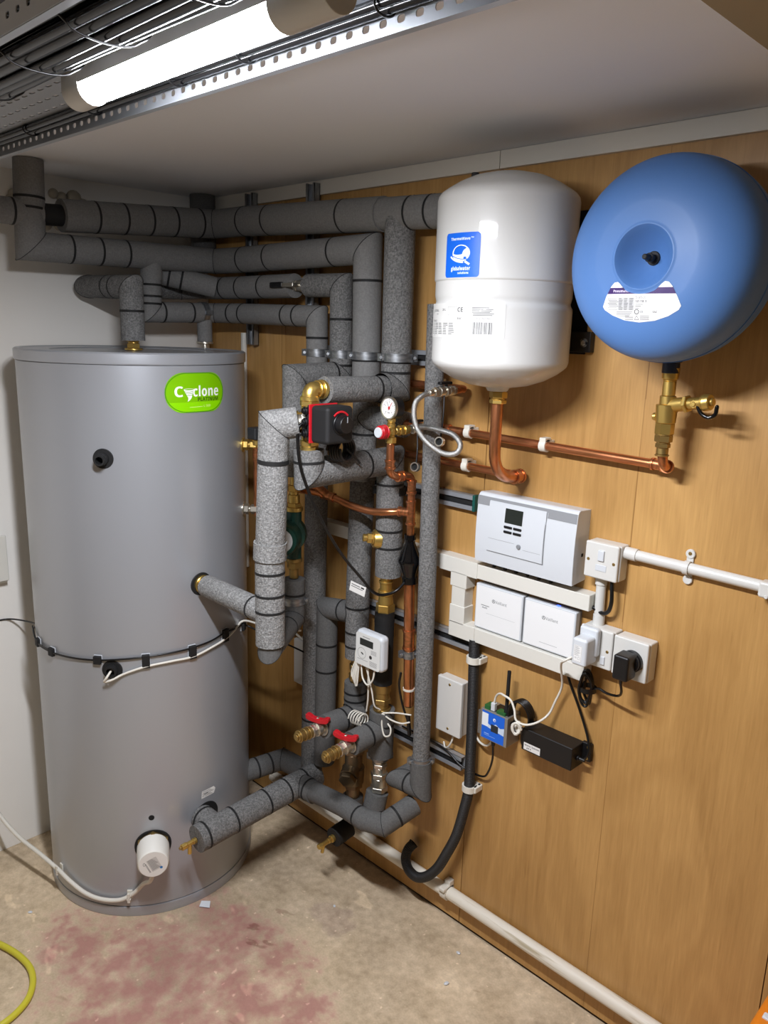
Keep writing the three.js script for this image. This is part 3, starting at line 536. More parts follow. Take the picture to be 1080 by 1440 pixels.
// two black-lagged drain legs with red-handled valves
function redValve(label, p, dir, group) {
  const t = thing('drain_valve', label, 'valve', p);
  part('valve_body', stack(p, dir, [[0.005, 0.026], [0.008, 0.016], [0.016, 0.021], [0.01, 0.0175, 'hex'], [0.01, 0.019]]), M.nickel, t);
  const q = p.clone().addScaledVector(dir, 0.048), n = part('hose_union', stack(q, dir, [[0.009, 0.017], [0.005, 0.02], [0.010, 0.0155], [0.005, 0.019], [0.018, 0.0165, 0.019]]), M.brassDull, t);
  part('cap', stack(q.clone().addScaledVector(dir, 0.046), dir, [[0.007, 0.015], [0.004, 0.009]]), M.brassDull, n);
  const c = p.clone().addScaledVector(dir, 0.02), k = part('butterfly_handle', [rod(c, c.clone().add(V(0, 0.03, 0)), 0.006), (() => {
    const s = new THREE.Shape(); s.moveTo(-0.036, 0.012); s.quadraticCurveTo(-0.04, -0.001, -0.026, -0.003); s.quadraticCurveTo(0, -0.009, 0.026, -0.003); s.quadraticCurveTo(0.04, -0.001, 0.036, 0.012); s.quadraticCurveTo(0.028, 0.014, 0.018, 0.006); s.quadraticCurveTo(0, 0.003, -0.018, 0.006); s.quadraticCurveTo(-0.028, 0.014, -0.036, 0.012);
    const g = new THREE.ExtrudeGeometry(s, { depth: 0.014, bevelEnabled: true, bevelSize: 0.0015, bevelThickness: 0.0015, bevelSegments: 2 }); g.translate(0, 0.004, -0.007); g.rotateY(0.35); g.translate(c.x, c.y + 0.026, c.z); return g; })()], M.red, t);
  part('handle_screw', stack(c.clone().add(V(0, 0.03, 0)), UP, [[0.008, 0.005, 'hex']]), M.nickel, k);
  return t;
}
redValve('upper left drain valve with red butterfly handle on the insulated tee', V(0.93, 0.605, 0.238), V(0, 0.03, 1).normalize());
redValve('lower right drain valve with red butterfly handle above the strainer', V(1.036, 0.587, 0.222), V(-0.02, -0.07, 1).normalize());
{ // drain stub near the floor
  const t = thing('drain_stub', 'short black-lagged stub with brass drain cock just above the skirting conduit', 'drain cock', V(0.9, 0.18, 0.1));
  lag(t, [V(0.905, 0.185, 0.1), V(0.905, 0.178, 0.165)], 0.031, { 0: [0.035] }, M.rubber);
  part('cock_body', [...stack(V(0.905, 0.178, 0.165), V(0, -0.06, 1), [[0.012, 0.012], [0.012, 0.009], [0.026, 0.0075], [0.014, 0.0095, 'hex']]), ...stack(V(0.905, 0.176, 0.205), V(0, -1, 0.3), [[0.03, 0.0055]])], M.brass, t);
}

// ------------------------------------------------------------ mixing valve, actuator, pump
{
  const x = 1.045, z = 0.396, t = thing('mixing_valve', 'brass three-way mixing valve with elbow on top, left of the black actuator', 'valve', V(x, 1.47, z));
  part('valve_body', [...stack(V(x, 1.472, z), UP, [[0.012, 0.023], [0.014, 0.025, 'hex'], [0.02, 0.02], [0.05, 0.027, 0.025], [0.016, 0.021], [0.012, 0.0255, 'hex'], [0.01, 0.024]]), ...stack(V(x, 1.548, z), V(-0.03, 0, 0.045), [[0.028, 0.02], [0.01, 0.0235]]), ...stack(V(x, 1.548, z), V(1, 0, 0), [[0.034, 0.019]])], M.brass, t);
  const e = new THREE.TubeGeometry(new THREE.CatmullRomCurve3([V(x, 1.6, z), V(x, 1.613, z - 0.001), V(x, 1.6215, z - 0.006), V(x, 1.624, z - 0.018), V(x, 1.624, z - 0.034)]), 24, 0.0195, 24);
  part('elbow', [e, ...stack(V(x, 1.6, z), UP, [[0.008, 0.0225]]), ...stack(V(x, 1.623, z - 0.022), V(0, 0, -1), [[0.006, 0.023], [0.006, 0.0185], [0.01, 0.0245], [0.008, 0.021], [0.01, 0.023]]), new THREE.SphereGeometry(0.0195, 20, 14).translate(x, 1.615, z - 0.004)], M.brass, t);
}
{
  const t = thing('valve_actuator', 'black box actuator with red arc and round knob on the mixing valve', 'actuator', V(1.085, 1.545, 0.385));
  part('mounting_plate', rbox(1.072, 1.082, 1.5, 1.59, 0.345, 0.428, 0.004), M.blackMatt, t);
  part('red_gasket', rbox(1.081, 1.0845, 1.497, 1.592, 0.339, 0.429, 0.001), M.red, t);
  part('housing', rbox(1.084, 1.148, 1.499, 1.59, 0.341, 0.427, 0.010, 5), M.blackMatt, t);
  const k = part('knob', [...stack(V(1.146, 1.548, 0.384), V(1, 0, 0), [[0.006, 0.026], [0.018, 0.0235, 0.021]], 40)], M.black, t);
  part('pointer_mark', rbox(1.169, 1.171, 1.553, 1.567, 0.381, 0.384, 0.0005), M.grey, k);
  const arc = new THREE.TorusGeometry(0.0295, 0.0028, 8, 24, 1.7); arc.rotateZ(0.72); arc.scale(1, 1, 0.5); arc.rotateY(Math.PI / 2); arc.translate(1.1485, 1.548, 0.384);
  part('scale_arc', arc, M.red, t);
  part('cable_glands', [[1.575, 0.43], [1.548, 0.43], [1.52, 0.43]].map(([y, z]) => stack(V(1.072, y, z - 0.012), V(-0.2, 0, 1), [[0.016, 0.011], [0.004, 0.008]])), M.black, t);
}
single('control_cable', 'black flex hanging from the actuator in a long bow to the copper pipe', 'cable', V(1.06, 1.5, 0.43), tube([V(1.066, 1.548, 0.432), V(1.064, 1.535, 0.446), V(1.062, 1.50, 0.447), V(1.066, 1.44, 0.442), V(1.075, 1.37, 0.42), V(1.09, 1.28, 0.38), V(1.1, 1.2, 0.33), V(1.105, 1.12, 0.26), V(1.1, 1.07, 0.21), V(1.1, 1.052, 0.17), V(1.115, 1.06, 0.135), V(1.13, 1.085, 0.115)], 0.0042, 110, 8), M.cable);
{
  const pts = []; for (let i = 0; i <= 90; i++) { const a = i / 90 * Math.PI * 2 * 5; pts.push(V(1.075 + i * 0.0003 + Math.cos(a) * 0.004, 1.476 + Math.sin(a) * (0.026 + (i % 18) * 0.0003), 0.335 + Math.cos(a) * 0.03 - i * 0.0002)); }
  single('cable_coil', 'tight coil of spare black flex tucked behind the actuator', 'cable', V(1.075, 1.475, 0.335), [...tube(pts, 0.0042, 360, 6), ...tube([V(1.09, 1.472, 0.31), V(1.1, 1.452, 0.29), V(1.098, 1.435, 0.27)], 0.003, 16, 6)], M.cable);
  const lb = V(1.08, 1.083, 0.25); const g = rbox(-0.026, 0.026, -0.014, 0.014, -0.0008, 0.0008, 0.0004); g.rotateZ(-0.2); g.rotateY(0.2); g.translate(lb.x, lb.y, lb.z);
  const tx = canvasTex(128, 64, (c, w, h) => { c.fillStyle = '#d9d7d2'; c.fillRect(0, 0, w, h); c.fillStyle = '#666'; c.fillRect(10, 12, 70, 6); c.fillRect(10, 26, 96, 5); c.fillStyle = '#222'; c.fillRect(88, 10, 26, 10); });
  single('cable_tag', 'small white paper tag clipped on the bowed black flex', 'tag', lb, g, std({ map: tx, roughness: 0.7 }));
}
{
  const c = V(0.82, 1.185, 0.262), t = thing('circulation_pump', 'dark green circulation pump with oval white nameplate behind the pale riser', 'pump', c);
  M.pump = std({ color: 0x123d33, roughness: 0.4 });
  part('volute', [along(lathe([[0, 0], [0.045, 0], [0.056, 0.01], [0.056, 0.034], [0.04, 0.046], [0, 0.046]], 36), V(c.x - 0.03, c.y, c.z - 0.005), V(0.62, 0.03, 0.78)), rod(V(c.x, c.y + 0.075, c.z), V(c.x, c.y - 0.07, c.z), 0.022)], M.pump, t);
  part('motor_housing', along(lathe([[0, 0], [0.047, 0], [0.048, 0.05], [0.044, 0.062], [0, 0.066]], 40), V(c.x, c.y, c.z + 0.03), V(0.62, 0.03, 0.78)), M.pump, t);
  const np = along(lathe([[0, 0], [0.034, 0], [0.034, 0.002], [0, 0.003]], 40), V(c.x + 0.0395, c.y + 0.002, c.z + 0.0795), V(0.62, 0.03, 0.78)); part('nameplate', np, M.whiteBright, t);
}

// ------------------------------------------------------------ copper pipework
const collar = (p, d, r) => ring(p.clone().addScaledVector(d.clone().normalize(), -0.003), d, r * 0.9, r + 0.0036, 0.006);
const fit = (a, b, r) => { const d = b.clone().sub(a).normalize(); return [rod(a, b, r + 0.0016, 20), collar(a, d, r), collar(b, d, r)]; };
const CX = 1.13, CZ = 0.1;
{ // safety group drop and vertical
  const t = thing('copper_pipe', 'upright copper discharge pipe with a black funnel-shaped tundish left of the slim grey vertical', 'copper pipe', V(CX, 0.72, CZ));
  const r = 0.0108;
  part('tube', [...tube([V(CX, 1.48, 0.19), V(CX, 1.435, 0.19), V(CX, 1.405, 0.187), V(CX, 1.393, 0.165), V(CX, 1.391, 0.135), V(CX, 1.383, 0.108), V(CX, 1.355, 0.103), V(CX, 1.33, 0.102)], r, 70, 18), rod(V(CX, 1.34, 0.102), V(CX, 1.218, 0.1), r, 20)], M.copper, t);
  part('elbow_fitting', [...fit(V(CX, 1.437, 0.19), V(CX, 1.418, 0.189), r), ...fit(V(CX, 1.391, 0.158), V(CX, 1.391, 0.142), r), ...fit(V(CX, 1.372, 0.103), V(CX, 1.34, 0.102), r)], M.copper, t);
  part('tee_fitting', [...fit(V(CX, 1.315, 0.102), V(CX, 1.252, 0.101), r), ...fit(V(CX - 0.006, 1.284, 0.103), V(CX - 0.032, 1.283, 0.113), r)], M.copper, t);
  part('tundish', along(lathe([[0, 0], [0.0165, 0], [0.0165, 0.014], [0.0135, 0.018], [0.0145, 0.026], [0.0325, 0.07], [0.034, 0.073], [0.034, 0.08], [0.0315, 0.084], [0.021, 0.118], [0.021, 0.122], [0.0228, 0.124], [0.0228, 0.142], [0, 0.142]], 40), V(CX, 1.222, 0.1), V(0, -1, -0.03)), M.blackGloss, t);
  const R = 0.0152;
  part('tube', rod(V(CX, 1.085, 0.097), V(CX, 0.70, 0.08), R, 24), M.copper, t);
  part('coupling', [...fit(V(CX, 0.935, 0.09), V(CX, 0.882, 0.0885), R)], M.copper, t);
  clampRing(t, V(CX, 0.862, 0.0875), 0.0158, V(0, 1, 0.03).normalize());
  part('sensor_tail', [rod(V(CX, 0.705, 0.08), V(CX, 0.695, 0.08), R * 0.8), ...tube([V(CX - 0.017, 0.8, 0.1), V(CX - 0.022, 0.76, 0.1), V(CX - 0.012, 0.69, 0.09), V(CX, 0.64, 0.078), V(CX + 0.003, 0.605, 0.074)], 0.0035, 30, 8), rod(V(CX, 0.665, 0.08), V(CX + 0.003, 0.6, 0.074), 0.006)], M.cable, t);
  part('tie', ring(V(CX, 0.748, 0.082), UP, 0.0145, 0.0175, 0.006), M.wireWhite, t);
}
single('copper_pipe', 'copper branch pipe sloping left from the tundish tee to behind the pale riser', 'copper pipe', V(0.9, 1.3, 0.2), [...tube([V(CX - 0.03, 1.283, 0.113), V(1.08, 1.281, 0.132), V(1.03, 1.276, 0.152), V(0.97, 1.285, 0.175), V(0.91, 1.303, 0.197), V(0.87, 1.31, 0.21), V(0.76, 1.313, 0.245)], 0.0105, 60, 16), ...fit(V(0.915, 1.302, 0.195), V(0.882, 1.308, 0.206), 0.0105), rod(V(0.896, 1.305, 0.2), V(0.872, 1.335, 0.225), 0.012, 18), ring(V(0.874, 1.333, 0.223), V(-0.024, 0.03, 0.025), 0.0098, 0.0145, 0.007)], M.copper);
single('copper_pipe', 'short copper drop on the right side of the cylinder behind the riser', 'copper pipe', cyP(-42, 1.3, 0.37), [rod(cyP(-42, 1.425, 0.365), cyP(-42, 1.2, 0.365), 0.0085), rod(cyP(-42, 1.41, 0.365), cyP(-42, 1.37, 0.365), 0.0105)], M.copper);
{
  const t = thing('copper_pipe', 'upper copper pipe along the plywood to the brass valve under the blue vessel', 'copper pipe', V(1.5, 1.51, 0.03));
  part('tube', [rod(V(1.07, 1.519, 0.083), V(1.14, 1.519, 0.05), 0.0105), rod(V(1.13, 1.52, 0.052), V(1.24, 1.515, 0.031), 0.0105), rod(V(1.235, 1.515, 0.031), V(1.79, 1.503, 0.03), 0.0105, 20), ...tube([V(1.785, 1.503, 0.03), V(1.81, 1.503, 0.032), V(1.819, 1.504, 0.05), V(1.82, 1.515, 0.072), V(1.82, 1.54, 0.08), V(1.82, 1.57, 0.082)], 0.0105, 40, 18)], M.copper, t);
  part('elbow_fitting', [...fit(V(1.778, 1.503, 0.03), V(1.8, 1.503, 0.03), 0.0105), collar(V(1.819, 1.505, 0.05), V(0, 0.2, 1), 0.011), ...fit(V(1.175, 1.518, 0.043), V(1.2, 1.517, 0.038), 0.0105)], M.copper, t);
}
single('copper_pipe', 'lower copper pipe ending in a brazed joint below the white vessel', 'copper pipe', V(1.24, 1.425, 0.03), [rod(V(0.97, 1.43, 0.03), V(1.41, 1.423, 0.03), 0.0105, 20), ...fit(V(1.375, 1.424, 0.03), V(1.42, 1.423, 0.03), 0.0105), ...fit(V(1.428, 1.423, 0.026), V(1.428, 1.423, 0.05), 0.015)], M.copper);
{
  const t = thing('copper_pipe', 'thick bent copper pipe dropping from the bottom of the white vessel', 'copper pipe', V(1.445, 1.64, 0.165));
  part('tube', [...tube([V(1.447, 1.63, 0.163), V(1.446, 1.56, 0.163), V(1.444, 1.51, 0.16), V(1.44, 1.475, 0.15), V(1.435, 1.447, 0.125), V(1.431, 1.43, 0.092), V(1.428, 1.424, 0.055)], 0.0138, 70, 20)], M.copper, t);
  part('compression_nut', stack(V(1.447, 1.652, 0.163), V(0, -1, 0), [[0.012, 0.0185], [0.014, 0.021, 'hex'], [0.004, 0.0175], [0.009, 0.02, 'hex']]), M.brass, t);
}
single('copper_pipe', 'short copper pipe on the plywood behind the slim grey vertical near the top hose valve', 'copper pipe', V(1.1, 1.63, 0.03), [rod(V(1.0, 1.63, 0.03), V(1.222, 1.627, 0.03), 0.0105), ...tube([V(1.215, 1.627, 0.03), V(1.236, 1.627, 0.032), V(1.24, 1.627, 0.05), V(1.24, 1.625, 0.075)], 0.0105, 20, 16)], M.copper);
[[1.262, 1.515, 'upper copper pipe just right of the slim grey vertical'], [1.497, 1.509, 'upper copper pipe near its middle'], [1.26, 1.4255, 'lower copper pipe'], [1.155, 1.629, 'short copper pipe left of the braided hose valve']].forEach(([x, y, w]) =>
  single('pipe_clip', 'white plastic clip on the ' + w, 'pipe clip', V(x, y, 0), [rbox(x - 0.009, x + 0.009, y - 0.013, y + 0.013, 0, 0.018, 0.002), ring(V(x - 0.009, y, 0.03), V(1, 0, 0), 0.0105, 0.0152, 0.018), rbox(x - 0.009, x + 0.009, y + 0.009, y + 0.02, 0.016, 0.042, 0.002)], M.wireWhite));
{ // actuator head on the upper side union
  const q = cyP(-42, 1.462, 0.366), t = thing('motorised_valve', 'small dark grey valve head above the upper brass union beside the cylinder', 'valve', q);
  part('head_body', rbox(q.x - 0.02, q.x + 0.02, 1.438, 1.474, q.z - 0.02, q.z + 0.02, 0.004), std({ color: 0x2f3133, roughness: 0.5 }), t); part('collar', stack(V(q.x, 1.42, q.z), UP, [[0.02, 0.015]]), M.brass, t);
}
single('lagged_pipe', 'dark insulated stub up to the ceiling in the room corner', 'insulated pipe', V(0.07, 2.1, 0.07), rod(V(0.075, 1.99, 0.065), V(0.075, 2.204, 0.065), 0.043, 28), M.foamDark);
// safety valve with gauge
{
  const p = V(CX, 1.515, 0.19), t = thing('safety_valve', 'brass safety valve with red-and-white cap and round pressure gauge above it', 'valve', p);
  part('valve_body', [...stack(V(CX, 1.484, 0.19), UP, [[0.016, 0.0145, 'hex'], [0.006, 0.011], [0.018, 0.0135], [0.012, 0.011], [0.004, 0.01], [0.01, 0.0115, 'hex']]), ...stack(p.clone().add(V(0, 0, -0.012)), V(0, 0, -1), [[0.014, 0.011], [0.01, 0.0145, 'hex'], [0.008, 0.01], [0.012, 0.0135], [0.012, 0.011]]), ...stack(p.clone().add(V(0, 0, 0.008)), V(0, 0, 1), [[0.016, 0.0125]])], M.brass, t);
  const c = part('relief_cap', stack(p.clone().add(V(0, 0, 0.022)), V(0, 0, 1), [[0.004, 0.019], [0.016, 0.018], [0.004, 0.0165]], 14), M.red, t);
  part('cap_button', stack(p.clone().add(V(0, 0, 0.044)), V(0, 0, 1), [[0.006, 0.0135]], 28), M.whiteBright, c);
  const gd = V(-0.06, 0.03, 1).normalize(), g0 = V(CX, 1.575, 0.168), ga = part('gauge_case', [...stack(g0, gd, [[0.03, 0.0285]], 36), ...stack(V(CX, 1.545, 0.186), UP, [[0.012, 0.006]])], M.black, t);
  const face = canvasTex(256, 256, (c2, w) => {
    c2.fillStyle = '#eeece8'; c2.fillRect(0, 0, w, w); c2.translate(128, 128); c2.lineCap = 'butt';
    for (let i = 0; i <= 20; i++) { const a = (135 + i * 13.5) * Math.PI / 180; c2.strokeStyle = '#222'; c2.lineWidth = i % 5 ? 2 : 5; c2.beginPath(); c2.moveTo(Math.cos(a) * 96, Math.sin(a) * 96); c2.lineTo(Math.cos(a) * 112, Math.sin(a) * 112); c2.stroke(); }
    c2.fillStyle = '#222'; c2.font = 'bold 24px sans-serif'; c2.textAlign = 'center'; ['0', '1', '2', '3', '4'].forEach((s, i) => { const a = (135 + i * 67.5) * Math.PI / 180; c2.fillText(s, Math.cos(a) * 76, Math.sin(a) * 76 + 8); });
    c2.strokeStyle = '#c0162a'; c2.lineWidth = 9; c2.beginPath(); c2.moveTo(-14, 30); c2.lineTo(52, -72); c2.stroke(); c2.strokeStyle = '#222'; c2.lineWidth = 5; c2.beginPath(); c2.moveTo(16, 26); c2.lineTo(-48, -78); c2.stroke();
    c2.fillStyle = '#c0162a'; c2.beginPath(); c2.arc(0, 0, 20, 0, 7); c2.fill(); c2.fillStyle = '#222'; c2.font = 'bold 26px sans-serif'; c2.fillText('bar', 0, 68);
  });
  const fd = new THREE.CircleGeometry(0.0262, 40); fd.applyQuaternion(new THREE.Quaternion().setFromUnitVectors(V(0, 0, 1), gd)); const fc = g0.clone().addScaledVector(gd, 0.0305); fd.translate(fc.x, fc.y, fc.z);
  part('dial', fd, std({ map: face, roughness: 0.35 }), ga); part('bezel', ring(g0.clone().addScaledVector(gd, 0.026), gd, 0.0262, 0.0296, 0.0075, 40), M.nickel, ga);
}
// filling loop: two isolating valves joined by a braided hose
function isolator(t, p, d, blackLever) {
  part('valve_body', stack(p, d, [[0.01, 0.012, 'hex'], [0.006, 0.0095], [0.014, 0.0135], [0.012, 0.015, 'hex'], [0.008, 0.011], [0.016, 0.0135], [0.01, 0.0125, 'hex']]), M.nickel, t);
  const c = p.clone().addScaledVector(d, 0.036); part('lever', [rod(c, c.clone().add(V(0, 0.02, 0)), 0.0045), rbox(c.x - 0.007, c.x + 0.007, c.y + 0.017, c.y + 0.0245, c.z - 0.018, c.z + 0.028, 0.003)], blackLever ? M.black : M.nickel, t);
}
{
  const t = thing('filling_loop', 'braided steel filling hose looping between two small isolating valves', 'hose', V(1.24, 1.5, 0.17));
  isolator(t, V(1.24, 1.625, 0.07), V(0, -0.02, 1).normalize(), true);
  isolator(t, V(CX, 1.515, 0.125), V(0.02, 0.01, -1).normalize(), true);
  const braid = dataTex(64, 64, (x, y) => { const a = ((x + y) >> 2) & 1, b = ((x - y + 640) >> 2) & 1; const v = 165 + (a ? 38 : -28) + (b ? 26 : -22); return [v, v, v - 3]; }); braid.repeat.set(60, 3);
  const bm = std({ map: braid, bumpMap: braid, bumpScale: 0.0004, metalness: 0.85, roughness: 0.36 });
  part('braided_hose', tube([V(1.24, 1.622, 0.155), V(1.238, 1.617, 0.19), V(1.236, 1.6, 0.215), V(1.238, 1.57, 0.222), V(1.252, 1.535, 0.222), V(1.285, 1.502, 0.215), V(1.325, 1.482, 0.2), V(1.35, 1.487, 0.185), V(1.352, 1.503, 0.175), V(1.325, 1.523, 0.165), V(1.275, 1.53, 0.155), V(1.21, 1.53, 0.142), V(1.168, 1.525, 0.13), V(1.15, 1.52, 0.1), V(1.141, 1.517, 0.07), V(1.132, 1.516, 0.055)], 0.0068, 150, 12), bm, t);
  part('hose_ferrule', stack(V(1.24, 1.6235, 0.145), V(0, -0.08, 1), [[0.01, 0.0125, 'hex'], [0.018, 0.0085]]), M.nickel, t); part('hose_ferrule', stack(V(CX + 0.002, 1.5155, 0.05), V(0.5, 0.02, 0.4), [[0.016, 0.0088]]), M.nickel, t);
  for (const [a, b] of [[V(1.247, 1.612, 0.12), V(1.25, 1.51, 0.13)], [V(1.142, 1.505, 0.1), V(1.158, 1.43, 0.118)]]) {
    const s = part('cap_strap', tube([a, a.clone().lerp(b, 0.5).add(V(0.004, 0, 0.002)), b], 0.0025, 20, 6), M.black, t);
    part('blanking_cap', [ring(b.clone().add(V(-0.003, -0.014, -0.004)), V(0.25, 0.2, 1), 0.0095, 0.0125, 0.012), ], M.nickel, s); part('cap_inside', stack(b.clone().add(V(-0.003, -0.014, -0.004)), V(0.25, 0.2, 1), [[0.003, 0.011]]), M.dark, s);
  }
}

// ------------------------------------------------------------ expansion vessels
{
  const x = 1.445, z = 0.165, R = 0.156, t = thing('expansion_vessel', 'white upright expansion vessel on the plywood with square blue sticker', 'pressure vessel', V(x, 1.64, z));
  M.vesselWhite = phys({ color: 0xcccbc7, roughness: 0.5, clearcoat: 0.55, clearcoatRoughness: 0.05 });
  const prof = [[0, 1.650], [0.03, 1.6505], [0.07, 1.657], [0.105, 1.669], [0.132, 1.684], [0.146, 1.695], [0.153, 1.702], [R, 1.712], [R, 1.822], [R - 0.0008, 1.829], [R - 0.004, 1.834], [R - 0.0055, 1.839], [R - 0.004, 1.845], [R - 0.0025, 1.852], [R - 0.0025, 1.881], [R - 0.0005, 1.8835], [R, 1.886], [R, 2.052], [R - 0.002, 2.061], [R - 0.008, 2.069], [R - 0.018, 2.076], [0.115, 2.090], [0.085, 2.1035], [0.05, 2.112], [0.02, 2.1155], [0, 2.116]];
  const b = lathe(prof, 112); b.translate(x, 0, z); part('shell', b, M.vesselWhite, t);
  part('neck', stack(V(x, 1.652, z), V(0, -1, 0), [[0.01, 0.028, 0.024]], 32), M.vesselWhite, t);
  part('valve_cap', stack(V(1.375, 2.088, 0.2), UP, [[0.008, 0.016, 0.014], [0.022, 0.0095, 0.0085]], 24), M.blackMatt, t);
  const blue = canvasTex(384, 512, (g, w, h) => {
    g.fillStyle = '#0a62d8'; g.fillRect(0, 0, w, h); g.fillStyle = '#f2f6fa'; g.textAlign = 'center'; g.font = 'bold 44px sans-serif'; g.fillText('ThermoWave', 176, 86, 220); g.font = 'bold 20px sans-serif'; g.fillText('TM', 306, 66);
    g.beginPath(); g.arc(190, 236, 98, 0, 7); g.fill(); g.fillStyle = '#0a62d8'; g.beginPath(); g.moveTo(104, 240); g.quadraticCurveTo(110, 152, 190, 148); g.quadraticCurveTo(252, 160, 248, 182); g.quadraticCurveTo(214, 196, 206, 246); g.quadraticCurveTo(150, 262, 104, 240); g.fill();
    g.fillRect(222, 276, 30, 26); g.strokeStyle = '#0a62d8'; g.lineWidth = 8; g.beginPath(); g.moveTo(96, 262); g.quadraticCurveTo(170, 318, 290, 300); g.stroke();
    g.strokeStyle = '#f2f6fa'; g.lineWidth = 18; g.beginPath(); g.moveTo(70, 268); g.quadraticCurveTo(120, 336, 220, 340); g.stroke(); g.lineWidth = 24; g.beginPath(); g.moveTo(238, 330); g.lineTo(286, 366); g.stroke();
    g.fillStyle = '#f2f6fa'; g.font = 'bold 62px sans-serif'; g.fillText('globalwater', 188, 432, 216); g.font = 'bold 36px sans-serif'; g.fillText('solutions', 222, 474, 120);
  });
  const D = Math.PI / 180;
  part('brand_sticker', sticker(x, z, R, 90.2, 1.931, roundRect(0.0925, 0.09, 0.007), 0.0007, 4), std({ map: blue, roughness: 0.4 }), t, { label: 'square blue sticker with white globe emblem' });
  const info = canvasTex(768, 256, (g, w, h) => {
    g.fillStyle = '#cfceca'; g.fillRect(0, 0, w, h); g.fillStyle = '#4a4a4a'; g.strokeStyle = '#777'; g.lineWidth = 2; g.strokeRect(380, 20, 124, 220);
    g.font = 'bold 26px sans-serif'; g.fillText('GLOBAL', 62, 62); g.font = '16px sans-serif'; g.fillText('water', 116, 84); g.beginPath(); g.moveTo(44, 36); g.quadraticCurveTo(62, 60, 46, 84); g.quadraticCurveTo(28, 70, 44, 36); g.fill();
    g.font = 'bold 24px sans-serif'; g.fillText('24 L', 222, 56); g.strokeRect(296, 26, 70, 62); g.font = 'bold 46px sans-serif'; g.fillText('CE', 392, 64); g.beginPath(); g.arc(478, 48, 20, 0, 7); g.stroke(); g.font = 'bold 22px sans-serif'; g.fillText('EAC', 394, 120); g.fillText('TWB-24LX', 24, 138);
    for (let i = 0; i < 7; i++) for (let k = 0; k < 5; k++) g.fillRect(28 + k * 70, 148 + i * 13, 34 + ((i * 31 + k * 17) % 28), 5);
    for (let i = 0; i < 6; i++) g.fillRect(520, 30 + i * 11, 130 + ((i * 29) % 40), 5); g.font = '18px sans-serif'; g.fillText('Serial Number', 548, 116);
    let bx = 532; let k = 0; while (bx < 676) { const bw = 2 + ((k * 7) % 5); g.fillRect(bx, 138, bw, 88); bx += bw + 2 + ((k * 5) % 4); k++; }
  });
  part('rating_sticker', sticker(x, z, R, 92, 1.797, roundRect(0.224, 0.072, 0.004), 0.0006, 4), std({ map: info, roughness: 0.45 }), t);
}
